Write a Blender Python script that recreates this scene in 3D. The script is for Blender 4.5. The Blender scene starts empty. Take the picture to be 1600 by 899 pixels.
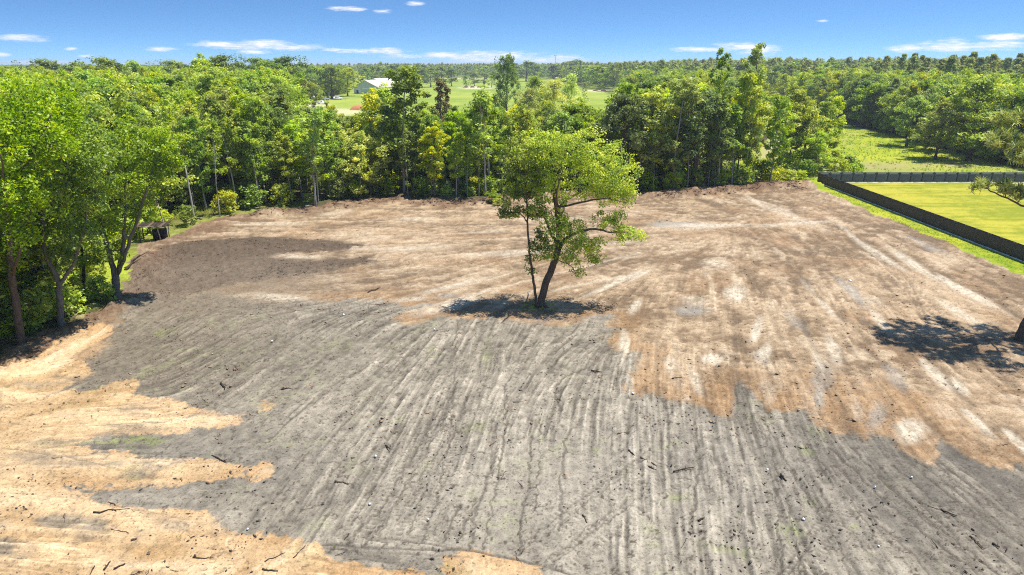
import bpy, math, random
import numpy as np
from math import radians, sin, cos, tan, atan, pi
from mathutils import Vector, Matrix

random.seed(7)
RNG = np.random.default_rng(7)
S = bpy.context.scene
COL = S.collection

# ------------------------------------------------------------------ camera
CAM_H = 20.0
PITCH = radians(18.09)          # looking down
FPX = 1067.0                    # focal length for the 1600 px wide photograph
cam_d = bpy.data.cameras.new('camera')
cam_d.sensor_width = 36.0
cam_d.lens = 36.0 * FPX / 1600.0
cam_d.clip_start = 0.5
cam_d.clip_end = 20000
cam = bpy.data.objects.new('camera', cam_d)
cam.location = (0, 0, CAM_H)
cam.rotation_euler = (pi / 2 - PITCH, 0, 0)
COL.objects.link(cam)
S.camera = cam

# ------------------------------------------------------------------ light
HAZE = 0.00020
SUN_EL = radians(69)
SUN_DIR = Vector((cos(SUN_EL) * 0.995, cos(SUN_EL) * 0.05, sin(SUN_EL))).normalized()  # towards the sun
sd = bpy.data.lights.new('sun', 'SUN')
sd.energy = 4.6
sd.angle = radians(0.53)
sd.color = (1.0, 0.955, 0.88)
so = bpy.data.objects.new('sun', sd)
so.rotation_euler = (-SUN_DIR).to_track_quat('-Z', 'Y').to_euler()
so.location = (60, 0, 80)
COL.objects.link(so)

S.view_settings.view_transform = 'Standard'
S.view_settings.look = 'None'
S.view_settings.exposure = 0.75
S.view_settings.gamma = 1
S.render.engine = 'CYCLES'
S.cycles.max_bounces = 12
S.cycles.diffuse_bounces = 7
S.cycles.transmission_bounces = 9
S.cycles.glossy_bounces = 2
S.cycles.transparent_max_bounces = 4
S.cycles.filter_width = 1.1
S.cycles.use_denoising = False
S.cycles.caustics_reflective = False
S.cycles.caustics_refractive = False


def px_ang(px, py):
    """azimuth and elevation (radians) of a photograph pixel"""
    x = (px - 800) / FPX
    u = (449.5 - py) / FPX
    d = Vector((x, cos(PITCH) + u * sin(PITCH), -sin(PITCH) + u * cos(PITCH))).normalized()
    return math.atan2(d.x, d.y), math.asin(d.z)


class NT:
    """small helper around a node tree"""
    def __init__(s, tree):
        s.t = tree
        s.n = tree.nodes
        s.l = tree.links

    def node(s, typ, **kw):
        n = s.n.new(typ)
        for k, v in kw.items():
            setattr(n, k, v)
        return n

    def put(s, sock, v):
        if hasattr(v, 'is_linked') or isinstance(v, bpy.types.NodeSocket):
            s.l.new(v, sock)
        else:
            sock.default_value = v

    def math(s, op, a, b=None, c=None, clamp=False):
        n = s.node('ShaderNodeMath', operation=op)
        n.use_clamp = clamp
        s.put(n.inputs[0], a)
        if b is not None:
            s.put(n.inputs[1], b)
        if c is not None:
            s.put(n.inputs[2], c)
        return n.outputs[0]

    def mix(s, f, a, b, blend='MIX'):
        n = s.node('ShaderNodeMix', data_type='RGBA', blend_type=blend)
        s.put(n.inputs[0], f)
        s.put(n.inputs[6], a)
        s.put(n.inputs[7], b)
        return n.outputs[2]

    def ramp(s, f, stops):
        n = s.node('ShaderNodeValToRGB')
        s.put(n.inputs[0], f)
        e = n.color_ramp.elements
        while len(e) < len(stops):
            e.new(0.5)
        for i, (p, c) in enumerate(stops):
            e[i].position = p
            e[i].color = c if len(c) == 4 else (*c, 1)
        return n.outputs[0]

    def noise(s, vec, scale, detail=3, rough=0.55, dist=0.0):
        n = s.node('ShaderNodeTexNoise')
        if vec is not None:
            s.l.new(vec, n.inputs['Vector'])
        n.inputs['Scale'].default_value = scale
        n.inputs['Detail'].default_value = detail
        n.inputs['Roughness'].default_value = rough
        n.inputs['Distortion'].default_value = dist
        return n.outputs['Fac']

    def vmap(s, vec, scale=(1, 1, 1), loc=(0, 0, 0)):
        n = s.node('ShaderNodeMapping')
        s.l.new(vec, n.inputs['Vector'])
        n.inputs['Scale'].default_value = scale
        n.inputs['Location'].default_value = loc
        return n.outputs[0]


# ------------------------------------------------------------------ world: sky and thin fair-weather clouds
W = bpy.data.worlds.new('World')
S.world = W
W.use_nodes = True
W.node_tree.nodes.clear()
N = NT(W.node_tree)
out = N.node('ShaderNodeOutputWorld')
bg = N.node('ShaderNodeBackground')
bg.inputs['Strength'].default_value = 0.108
N.l.new(bg.outputs[0], out.inputs[0])
tc = N.node('ShaderNodeTexCoord')
sep = N.node('ShaderNodeSeparateXYZ')
N.l.new(tc.outputs['Generated'], sep.inputs[0])
gx, gy, gz = sep.outputs
# the clear upper air is brought down towards the horizon (deep, dry blue sky)
zup = N.math('ADD', N.math('MULTIPLY', N.math('MAXIMUM', gz, 0.0), 3.6), 0.10)
cmb = N.node('ShaderNodeCombineXYZ')
N.l.new(gx, cmb.inputs[0]); N.l.new(gy, cmb.inputs[1]); N.l.new(zup, cmb.inputs[2])
nrm = N.node('ShaderNodeVectorMath', operation='NORMALIZE')
N.l.new(cmb.outputs[0], nrm.inputs[0])
sky = N.node('ShaderNodeTexSky', sky_type='NISHITA')
sky.sun_disc = False
sky.sun_elevation = SUN_EL
sky.sun_rotation = math.atan2(SUN_DIR.x, SUN_DIR.y)
sky.air_density = 1.0
sky.dust_density = 0.25
sky.ozone_density = 3.0
sky.altitude = 50
N.l.new(nrm.outputs[0], sky.inputs[0])
skyc = N.mix(1.0, sky.outputs[0], (0.62, 0.88, 1.04, 1), 'MULTIPLY')
# clouds: soft flat streaks low over the horizon
az = N.math('ARCTAN2', gx, gy)
el = N.math('ARCSINE', gz)
comb = N.node('ShaderNodeCombineXYZ')
N.l.new(N.math('MULTIPLY', az, 26.0), comb.inputs[0])
N.l.new(N.math('MULTIPLY', el, 150.0), comb.inputs[1])
cn = N.noise(comb.outputs[0], 1.0, 5, 0.6)
cn2 = N.noise(comb.outputs[0], 3.3, 5, 0.6)
cloud = None
CLOUDS = [(35, 60, 48, 6), (255, 77, 32, 4), (345, 69, 40, 6), (400, 71, 92, 8), (455, 74, 60, 6), (395, 81, 30, 4),
          (110, 76, 12, 3), (135, 88, 14, 3), (0, 86, 20, 4), (60, 99, 70, 4), (520, 78, 20, 3), (560, 80, 50, 4),
          (595, 80, 50, 5), (630, 88, 36, 4), (690, 86, 40, 5), (760, 90, 105, 10), (790, 86, 60, 6), (860, 95, 70, 9),
          (540, 14, 34, 4), (597, 18, 18, 4), (648, 5, 16, 4), (1090, 77, 60, 4), (1150, 74, 50, 8), (1185, 78, 50, 8),
          (1285, 33, 12, 2), (1415, 76, 40, 7), (1480, 72, 60, 10), (1560, 72, 60, 8), (1570, 58, 50, 6), (1620, 56, 40, 5),
          (470, 102, 30, 5), (1680, 70, 80, 10), (-80, 70, 60, 9), (-200, 50, 80, 7), (1850, 60, 90, 8), (1790, 20, 60, 6)]
for cx, cy, rw, rh in CLOUDS:
    a0, e0 = px_ang(cx, cy)
    a1, _ = px_ang(cx + rw, cy)
    _, e1 = px_ang(cx, cy - rh)
    dx = N.math('DIVIDE', N.math('SUBTRACT', az, a0), abs(a1 - a0) * 1.05)
    dy = N.math('DIVIDE', N.math('SUBTRACT', el, e0), abs(e1 - e0) * 1.25)
    dd = N.math('ADD', N.math('MULTIPLY', dx, dx), N.math('MULTIPLY', dy, dy))
    v = N.math('SUBTRACT', 1.0, dd)
    cloud = v if cloud is None else N.math('MAXIMUM', cloud, v)
shape = N.math('ADD', cloud, N.math('ADD', N.math('MULTIPLY', N.math('SUBTRACT', cn, 0.5), 2.6),
                                    N.math('MULTIPLY', N.math('SUBTRACT', cn2, 0.5), 1.5)))
cf = N.math('MULTIPLY', shape, 0.85, clamp=True)
cf = N.math('MULTIPLY', N.math('POWER', cf, 1.5), 0.90)
tone = N.mix(N.math('MULTIPLY', cloud, 0.9, clamp=True), (5.0, 5.3, 6.2, 1), (6.6, 6.4, 6.4, 1))
skyf = N.mix(cf, skyc, tone)
N.l.new(skyf, bg.inputs[0])


# ------------------------------------------------------------------ pixel -> place helpers (used once, to measure positions)
def at(px, py, z=0.0):
    """point at height z whose picture position is (px, py)"""
    u = (449.5 - py) / FPX
    dx, dy, dz = (px - 800) / FPX, cos(PITCH) + u * sin(PITCH), -sin(PITCH) + u * cos(PITCH)
    t = (z - CAM_H) / dz
    return np.array([dx * t, dy * t, z])


def aty(px, py, Y):
    """point in the upright plane at distance Y"""
    u = (449.5 - py) / FPX
    dx, dy, dz = (px - 800) / FPX, cos(PITCH) + u * sin(PITCH), -sin(PITCH) + u * cos(PITCH)
    t = Y / dy
    return np.array([dx * t, Y, CAM_H + dz * t])


def proj(x, y, z):
    d = y * cos(PITCH) + (CAM_H - z) * sin(PITCH)
    v = y * -sin(PITCH) * -1
    up = y * sin(PITCH) + (z - CAM_H) * cos(PITCH)
    return 800 + FPX * x / d, 449.5 - FPX * up / d, d


# ------------------------------------------------------------------ mesh helpers
def tag(o, label=None, cat=None, group=None, kind=None):
    if label: o['label'] = label
    if cat: o['category'] = cat
    if group: o['group'] = group
    if kind: o['kind'] = kind
    return o


def new_mesh(name, V, faces, mats, face_attr=None, point_color=None, smooth=False, mat_idx=None):
    """faces: list of int arrays (n,k)"""
    V = np.asarray(V, dtype=np.float32)
    me = bpy.data.meshes.new(name)
    loops = np.concatenate([f.ravel() for f in faces]).astype(np.int32)
    tot = np.concatenate([np.full(len(f), f.shape[1], dtype=np.int32) for f in faces])
    start = np.concatenate([[0], np.cumsum(tot)[:-1]]).astype(np.int32)
    me.vertices.add(len(V)); me.vertices.foreach_set('co', V.ravel())
    me.loops.add(len(loops)); me.loops.foreach_set('vertex_index', loops)
    me.polygons.add(len(tot)); me.polygons.foreach_set('loop_start', start)
    try:
        me.polygons.foreach_set('loop_total', tot)
    except Exception:
        pass
    for m in (mats if isinstance(mats, (list, tuple)) else [mats]):
        me.materials.append(m)
    if mat_idx is not None:
        me.polygons.foreach_set('material_index', np.asarray(mat_idx, dtype=np.int32))
    if smooth:
        me.polygons.foreach_set('use_smooth', np.ones(len(tot), dtype=bool))
    me.update(calc_edges=True)
    if face_attr:
        for k, a in face_attr.items():
            at_ = me.attributes.new(k, 'FLOAT', 'FACE')
            at_.data.foreach_set('value', np.asarray(a, dtype=np.float32))
    if point_color is not None:
        for k, a in point_color.items():
            c = np.ones((len(V), 4), dtype=np.float32)
            c[:, :3] = a
            at_ = me.attributes.new(k, 'FLOAT_COLOR', 'POINT')
            at_.data.foreach_set('color', c.ravel())
    return me


def obj(name, me, parent=None, loc=None):
    o = bpy.data.objects.new(name, me)
    COL.objects.link(o)
    if parent is not None:
        o.parent = parent
    if loc is not None:
        o.location = loc
    return o


def empty(name, loc=(0, 0, 0), rz=0.0, scale=1.0):
    o = bpy.data.objects.new(name, None)
    o.empty_display_size = 0.3
    COL.objects.link(o)
    o.location = loc
    o.rotation_euler = (0, 0, rz)
    o.scale = (scale,) * 3 if not hasattr(scale, '__len__') else scale
    return o


class MB:
    """collects tubes and boxes into one mesh"""
    def __init__(s):
        s.V = []; s.Q = []; s.T = []; s.n = 0

    def add(s, V, Q=None, T=None):
        V = np.asarray(V, dtype=np.float32)
        if Q is not None and len(Q): s.Q.append(np.asarray(Q) + s.n)
        if T is not None and len(T): s.T.append(np.asarray(T) + s.n)
        s.V.append(V); s.n += len(V)

    def tube(s, P, R, k=6, cap=True):
        P = np.asarray(P, dtype=float)
        n = len(P)
        R = np.broadcast_to(np.asarray(R, dtype=float), (n,))
        T = np.gradient(P, axis=0)
        T /= np.linalg.norm(T, axis=1)[:, None] + 1e-9
        ref = np.array([0.31, 0.95, 0.05]) if abs(T[0][1]) < 0.9 else np.array([1.0, 0, 0])
        A = np.cross(T, ref); A /= np.linalg.norm(A, axis=1)[:, None] + 1e-9
        B = np.cross(T, A)
        th = np.arange(k) * 2 * pi / k
        ring = P[:, None, :] + R[:, None, None] * (np.cos(th)[None, :, None] * A[:, None, :] + np.sin(th)[None, :, None] * B[:, None, :])
        V = ring.reshape(-1, 3)
        i = np.arange(n - 1)[:, None] * k
        j = np.arange(k)[None, :]
        j2 = (j + 1) % k
        Q = np.stack([i + j, i + j2, i + k + j2, i + k + j], -1).reshape(-1, 4)
        T3 = None
        if cap:
            V = np.vstack([V, P[-1], P[0]])
            jj = np.arange(k); b = (n - 1) * k
            T3 = np.concatenate([np.stack([b + jj, b + (jj + 1) % k, np.full(k, n * k)], -1),
                                 np.stack([(jj + 1) % k, jj, np.full(k, n * k + 1)], -1)])
        s.add(V, Q, T3)

    def box(s, c, size, rz=0.0, rx=0.0, ry=0.0):
        h = np.asarray(size) / 2
        v = np.array([[x, y, z] for x in (-1, 1) for y in (-1, 1) for z in (-1, 1)]) * h
        m = np.array(Matrix.Rotation(rz, 3, 'Z') @ Matrix.Rotation(ry, 3, 'Y') @ Matrix.Rotation(rx, 3, 'X'))
        v = v @ m.T + np.asarray(c)
        s.add(v, [[0, 1, 3, 2], [4, 6, 7, 5], [0, 4, 5, 1], [2, 3, 7, 6], [0, 2, 6, 4], [1, 5, 7, 3]])

    def mesh(s, name, mat, smooth=False, **kw):
        f = []
        if s.Q: f.append(np.concatenate(s.Q))
        if s.T: f.append(np.concatenate(s.T))
        return new_mesh(name, np.concatenate(s.V), f, mat, smooth=smooth, **kw)


# ------------------------------------------------------------------ numpy noise
_LAT = [np.random.default_rng(100 + i).random((256, 256)).astype(np.float32) for i in range(8)]


def vn(x, y, seed=0):
    L = _LAT[seed % 8]
    off = seed * 17.31
    x = x + off; y = y + off * 1.7
    xi = np.floor(x).astype(np.int64); yi = np.floor(y).astype(np.int64)
    fx = x - xi; fy = y - yi
    fx = fx * fx * (3 - 2 * fx); fy = fy * fy * (3 - 2 * fy)
    x0 = xi & 255; x1 = (xi + 1) & 255; y0 = yi & 255; y1 = (yi + 1) & 255
    a = L[x0, y0]; b = L[x1, y0]; c = L[x0, y1]; d = L[x1, y1]
    return a + (b - a) * fx + (c - a) * fy + (a - b - c + d) * fx * fy


def fbm(x, y, seed=0, oct=4, rough=0.5):
    v = 0; a = 1; s = 0
    for i in range(oct):
        v = v + a * vn(x * 2 ** i, y * 2 ** i, seed + i)
        s += a; a *= rough
    return v / s


def sstep(a, b, x):
    t = np.clip((x - a) / (b - a), 0, 1)
    return t * t * (3 - 2 * t)


def sdf_poly(P, X, Y):
    """signed distance, negative inside"""
    P = np.asarray(P, dtype=float)
    d2 = np.full(X.shape, 1e12); ins = np.zeros(X.shape, dtype=bool)
    n = len(P)
    for i in range(n):
        ax, ay = P[i]; bx, by = P[(i + 1) % n]
        ex, ey = bx - ax, by - ay
        wx, wy = X - ax, Y - ay
        t = np.clip((wx * ex + wy * ey) / (ex * ex + ey * ey + 1e-12), 0, 1)
        d2 = np.minimum(d2, (wx - ex * t) ** 2 + (wy - ey * t) ** 2)
        c = ((ay > Y) != (by > Y))
        with np.errstate(divide='ignore', invalid='ignore'):
            xs = (bx - ax) * (Y - ay) / (by - ay + 1e-12) + ax
        ins ^= (c & (X < xs))
    d = np.sqrt(d2)
    return np.where(ins, -d, d)


def wpoly(pts):
    return np.array([at(x, y)[:2] for x, y in pts])


# ------------------------------------------------------------------ materials
def base_mat(name, rough=0.8):
    m = bpy.data.materials.new(name)
    m.use_nodes = True
    nt = NT(m.node_tree)
    b = m.node_tree.nodes['Principled BSDF']
    b.inputs['Roughness'].default_value = rough
    b.inputs['Specular IOR Level'].default_value = 0.25
    return m, nt, b


def plain(name, c, rough=0.75, var=0.25, scale=3.0, metal=0.0):
    m, nt, b = base_mat(name, rough)
    tcn = nt.node('ShaderNodeTexCoord')
    f = nt.noise(tcn.outputs['Object'], scale, 4, 0.6)
    lo = tuple(v * (1 - var) for v in c); hi = tuple(min(1, v * (1 + var)) for v in c)
    nt.l.new(nt.ramp(f, [(0.3, lo), (0.7, hi)]), b.inputs['Base Color'])
    b.inputs['Metallic'].default_value = metal
    return m


def bark(name, c1, c2):
    m, nt, b = base_mat(name, 0.9)
    tcn = nt.node('ShaderNodeTexCoord')
    v = nt.vmap(tcn.outputs['Object'], (9, 9, 1.6))
    f = nt.noise(v, 1.0, 5, 0.65)
    f2 = nt.noise(tcn.outputs['Object'], 0.7, 3, 0.5)
    c = nt.ramp(f, [(0.3, c1), (0.68, c2)])
    c = nt.mix(nt.math('MULTIPLY', f2, 0.5), c, tuple(x * 0.55 for x in c1) + (1,))
    nt.l.new(c, b.inputs['Base Color'])
    bp = nt.node('ShaderNodeBump')
    bp.inputs['Strength'].default_value = 0.6; bp.inputs['Distance'].default_value = 0.05
    nt.l.new(f, bp.inputs['Height']); nt.l.new(bp.outputs[0], b.inputs['Normal'])
    return m


def leafmat(name, dark, mid, light, rnd=0.3, trans=0.42, gloss=0.022):
    """leaf colour: every leaf, every tuft and every tree differ a little"""
    m = bpy.data.materials.new(name)
    m.use_nodes = True
    nt = NT(m.node_tree)
    nt.n.clear()
    o = nt.node('ShaderNodeOutputMaterial')
    a1 = nt.node('ShaderNodeAttribute', attribute_name='leaf')
    a2 = nt.node('ShaderNodeAttribute', attribute_name='clump')
    oi = nt.node('ShaderNodeObjectInfo')
    f = nt.math('ADD', nt.math('MULTIPLY', a1.outputs['Fac'], 0.45), nt.math('MULTIPLY', a2.outputs['Fac'], 0.55))
    f = nt.math('ADD', f, nt.math('MULTIPLY', nt.math('SUBTRACT', oi.outputs['Random'], 0.5), rnd))
    col = nt.ramp(f, [(0.1, dark), (0.5, mid), (0.92, light)])
    # a second roll of the dice per tree: towards olive or towards blue-green
    r2 = nt.math('FRACT', nt.math('MULTIPLY', oi.outputs['Random'], 7.13))
    hs = nt.node('ShaderNodeHueSaturation')
    nt.l.new(nt.math('ADD', 0.5 - 0.022, nt.math('MULTIPLY', r2, 0.034)), hs.inputs['Hue'])
    nt.l.new(nt.math('ADD', 0.80, nt.math('MULTIPLY', nt.math('FRACT', nt.math('MULTIPLY', oi.outputs['Random'], 13.7)), 0.3)), hs.inputs['Saturation'])
    nt.l.new(nt.math('ADD', 1.10, nt.math('MULTIPLY', nt.math('FRACT', nt.math('MULTIPLY', oi.outputs['Random'], 3.7)), 0.5)), hs.inputs['Value'])
    nt.l.new(col, hs.inputs['Color'])
    col = hs.outputs[0]
    d = nt.node('ShaderNodeBsdfDiffuse'); nt.l.new(col, d.inputs['Color'])
    t = nt.node('ShaderNodeBsdfTranslucent')
    tcol = nt.mix(1.0, col, (1.35, 1.25, 0.55, 1), 'MULTIPLY'); nt.l.new(tcol, t.inputs['Color'])
    mx = nt.node('ShaderNodeMixShader'); mx.inputs[0].default_value = trans
    nt.l.new(d.outputs[0], mx.inputs[1]); nt.l.new(t.outputs[0], mx.inputs[2])
    g = nt.node('ShaderNodeBsdfGlossy'); g.inputs['Roughness'].default_value = 0.5
    g.inputs['Color'].default_value = (0.9, 0.95, 1, 1)
    mg = nt.node('ShaderNodeMixShader'); mg.inputs[0].default_value = gloss
    nt.l.new(mx.outputs[0], mg.inputs[1]); nt.l.new(g.outputs[0], mg.inputs[2])
    nt.l.new(mg.outputs[0], o.inputs[0])
    return m


def rgba(*c):
    return (*c, 1)


M = {}
M['leaf_bright'] = leafmat('leaf_bright', rgba(0.137, 0.201, 0.011), rgba(0.305, 0.397, 0.015), rgba(0.520, 0.561, 0.032), trans=0.48)
M['leaf_green'] = leafmat('leaf_green', rgba(0.098, 0.165, 0.015), rgba(0.215, 0.323, 0.021), rgba(0.390, 0.464, 0.037), trans=0.46)
M['leaf_deep'] = leafmat('leaf_deep', rgba(0.065, 0.116, 0.019), rgba(0.143, 0.226, 0.029), rgba(0.260, 0.342, 0.042), trans=0.42)
M['leaf_olive'] = leafmat('leaf_olive', rgba(.115, .185, .018), rgba(.245, .350, .028), rgba(.44, .50, .05), trans=0.48)
M['leaf_pale'] = leafmat('leaf_pale', rgba(0.195, 0.244, 0.053), rgba(0.364, 0.439, 0.095), rgba(0.572, 0.610, 0.168), trans=0.45)
M['leaf_pine'] = leafmat('leaf_pine', rgba(0.104, 0.146, 0.037), rgba(0.234, 0.293, 0.079), rgba(0.442, 0.464, 0.158), trans=0.35)
M['leaf_rust'] = leafmat('leaf_rust', rgba(.10, .08, .03), rgba(.20, .16, .06), rgba(.28, .26, .08), trans=0.3)
M['leaf_lone'] = leafmat('leaf_lone', rgba(.085, .150, .010), rgba(.235, .345, .016), rgba(.47, .53, .035), trans=0.48)
M['leaf_weed'] = leafmat('leaf_weed', rgba(.09, .15, .01), rgba(.20, .29, .02), rgba(.33, .38, .05), trans=0.4)
M['bark_grey'] = bark('bark_grey', (.10, .085, .07), (.27, .24, .20))
M['bark_brown'] = bark('bark_brown', (.07, .045, .03), (.20, .14, .095))
M['bark_pale'] = bark('bark_pale', (.26, .24, .20), (.55, .52, .46))
M['wood_dark'] = bark('wood_dark', (.018, .013, .010), (.085, .06, .045))
M['wood_mid'] = bark('wood_mid', (.07, .045, .03), (.22, .15, .10))
M['wood_pale'] = bark('wood_pale', (.25, .20, .14), (.5, .43, .33))
M['black_box'] = plain('black_box', (.012, .012, .014), 0.6)
M['white'] = plain('white', (.78, .78, .76), 0.6, 0.06)
M['mesh_dark'] = plain('mesh_dark', (.085, .070, .058), 0.9, 0.10, 0.6)
M['mesh_grey'] = plain('mesh_grey', (.10, .115, .125), 0.85, 0.10, 1.0)
M['post_black'] = plain('post_black', (.018, .018, .020), 0.5, 0.2)
M['strip'] = plain('strip', (.62, .62, .58), 0.8, 0.35, 1.2)
M['barn_wall'] = plain('barn_wall', (.55, .62, .66), 0.6, 0.05)
M['barn_roof'] = plain('barn_roof', (.55, .47, .40), 0.45, 0.12, 0.6)
M['barn_roof_w'] = plain('barn_roof_w', (.82, .80, .77), 0.45, 0.06)
M['dark_open'] = plain('dark_open', (.02, .02, .022), 0.6)
M['glass_dark'] = plain('glass_dark', (.03, .035, .04), 0.15)
M['car_white'] = plain('car_white', (.8, .8, .8), 0.3, 0.03)
M['car_grey'] = plain('car_grey', (.25, .27, .3), 0.3, 0.03)
M['tyre'] = plain('tyre', (.02, .02, .02), 0.8)
M['rim'] = plain('rim', (.4, .4, .42), 0.4)
M['steel'] = plain('steel', (.35, .36, .38), 0.5)
M['red_clay'] = plain('red_clay', (.50, .20, .09), 0.9, 0.3)
M['heap_brown'] = plain('heap_brown', (.13, .075, .045), 0.95, 0.4)
M['litter'] = plain('litter', (.85, .85, .85), 0.5, 0.05)
M['clod'] = plain('clod', (.075, .06, .048), 0.95, 0.4, 0.8)
M['clod_tan'] = plain('clod_tan', (.30, .20, .12), 0.95, 0.4, 0.8)


def ground_mat(name, fine, amt, bump, rough=0.95):
    m, nt, b = base_mat(name, rough)
    b.inputs['Specular IOR Level'].default_value = 0.12
    a = nt.node('ShaderNodeAttribute', attribute_name='soil')
    geo = nt.node('ShaderNodeNewGeometry')
    p = geo.outputs['Position']
    n1 = nt.noise(p, fine, 5, 0.7)
    n2 = nt.noise(p, fine * 4.3, 3, 0.6)
    f = nt.math('ADD', nt.math('MULTIPLY', n1, 0.5), nt.math('MULTIPLY', n2, 0.5))
    mul = nt.ramp(f, [(0.32, (1 - amt,) * 3), (0.5, (1, 1, 1)), (0.68, (1 + amt * 0.8,) * 3)])
    c = nt.mix(1.0, a.outputs['Color'], mul, 'MULTIPLY')
    if name == 'soil':   # crumbs of root and dark peat, a few centimetres across
        n3 = nt.noise(p, 6.5, 2, 0.5); n4 = nt.noise(p, 0.35, 3, 0.6)
        k = nt.ramp(nt.math('ADD', n3, nt.math('MULTIPLY', n4, 0.35)), [(0.80, (0, 0, 0)), (0.87, (1, 1, 1))])
        c = nt.mix(nt.math('MULTIPLY', k, 0.55), c, (.05, .04, .03, 1))
    nt.l.new(c, b.inputs['Base Color'])
    bp = nt.node('ShaderNodeBump')
    bp.inputs['Strength'].default_value = bump; bp.inputs['Distance'].default_value = 0.06
    nt.l.new(f, bp.inputs['Height']); nt.l.new(bp.outputs[0], b.inputs['Normal'])
    return m


M['soil'] = ground_mat('soil', 2.6, 0.42, 0.95)
M['turf'] = ground_mat('turf', 3.2, 0.32, 0.6)
M['floor'] = ground_mat('floor', 2.0, 0.5, 0.6)


# ================================================================== THE GROUND
# direction in which the blades and tracks ran, sampled over the clearing (picture position, picture direction)
FLOW = [(850, 750, 0, -1), (800, 870, 0, -1), (1000, 760, 0, -1), (930, 660, .05, -1), (1150, 800, -.12, -1), (1200, 700, -.25, -1),
        (1300, 820, -.5, -1), (1400, 800, -1, -1.05), (1500, 760, -1, -.72), (1560, 860, -1, -.9), (1350, 720, -.8, -1),
        (650, 790, .5, -1), (560, 700, .62, -.85), (690, 640, .4, -1), (500, 760, .5, -.75), (450, 560, .8, -.6), (350, 600, .85, -.55),
        (300, 520, .9, -.5), (560, 540, .7, -.6), (640, 560, .65, -.7), (380, 680, .7, -.6), (420, 820, .6, -.8), (470, 840, .6, -.8),
        (200, 760, 1, .04), (100, 650, 1, -.08), (60, 600, 1, -.2), (100, 850, 1, .08), (300, 860, 1, .1), (300, 740, 1, 0.02), (200, 650, 1, -.02),
        (500, 880, 1, .15), (650, 880, 1, .12), (120, 550, 1, -.55), (180, 520, 1, -.6),
        (400, 400, 1, -.03), (300, 420, 1, -.3), (600, 430, 1, -.1), (500, 360, 1, 0), (700, 465, 1, -.3), (650, 490, 1, -.28), (900, 440, 1, -.38),
        (780, 420, 1, -.22), (600, 340, 1, 0), (900, 350, 1, .02), (1000, 390, 1, -.12), (700, 380, 1, -.03), (450, 465, 1, -.08), (960, 420, 1, -.4),
        (1080, 350, 1, -.02), (1150, 310, 1, .3),
        (1100, 440, .1, 1), (1060, 500, -.02, 1), (1000, 580, -.02, 1), (1100, 600, .08, 1), (1150, 560, .12, 1), (970, 520, -.1, 1),
        (1200, 500, .3, 1), (1250, 420, .6, 1), (1300, 480, .6, 1), (1300, 620, .45, 1), (1380, 560, .8, 1), (1400, 420, 1, .75), (1500, 440, 1, .55),
        (1300, 340, 1, .42), (1200, 370, .6, .6), (1450, 640, .75, 1), (1560, 620, 1, .8), (1400, 680, .6, 1), (1560, 700, 1, .75), (1560, 500, 1, .6),
        (760, 560, .1, -1), (850, 600, .5, -.75), (900, 540, .7, -.45), (820, 530, .4, -.6), (740, 520, .3, -.8)]
fs = []
for px, py, dx, dy in FLOW:
    a = at(px, py); b = at(px + dx * 4, py + dy * 4)
    th = math.atan2(b[1] - a[1], b[0] - a[0])
    fs.append((a[0], a[1], cos(2 * th), sin(2 * th)))
fs = np.array(fs)
GX0, GY0, GD = -70.0, 8.0, 1.0
gxx, gyy = np.meshgrid(np.arange(GX0, 90, GD), np.arange(GY0, 150, GD), indexing='ij')
wgt = 1.0 / (((gxx[..., None] - fs[:, 0]) ** 2 + (gyy[..., None] - fs[:, 1]) ** 2) + 3.0) ** 1.6
c2 = (wgt * fs[:, 2]).sum(-1); s2 = (wgt * fs[:, 3]).sum(-1)
thg = 0.5 * np.arctan2(s2, c2)
FC2 = np.cos(2 * thg); FS2 = np.sin(2 * thg)


def flow(x, y):
    u = np.clip((x - GX0) / GD, 0, FC2.shape[0] - 1.01); v = np.clip((y - GY0) / GD, 0, FC2.shape[1] - 1.01)
    i = u.astype(int); j = v.astype(int); a = u - i; b = v - j
    def bl(G):
        return (G[i, j] * (1 - a) + G[i + 1, j] * a) * (1 - b) + (G[i, j + 1] * (1 - a) + G[i + 1, j + 1] * a) * b
    th = 0.5 * np.arctan2(bl(FS2), bl(FC2))
    return np.cos(th), np.sin(th)


def lic(x, y, freq, step, n, seed, oct=1):
    """noise smeared along the working direction -> furrows and blade marks"""
    acc = vn(x * freq, y * freq, seed)
    cnt = 1
    for sgn in (1, -1):
        X, Y = x.copy(), y.copy()
        cx, cy = flow(X, Y)
        px_, py_ = cx * sgn, cy * sgn
        for i in range(n):
            X = X + px_ * step; Y = Y + py_ * step
            acc = acc + vn(X * freq, Y * freq, seed); cnt += 1
            if i % 2 == 1:
                cx, cy = flow(X, Y)
                s = np.sign(cx * px_ + cy * py_); s[s == 0] = 1
                px_, py_ = cx * s, cy * s
    acc = acc / cnt
    return (acc - 0.5) * math.sqrt(cnt) * 0.62 + 0.5


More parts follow.
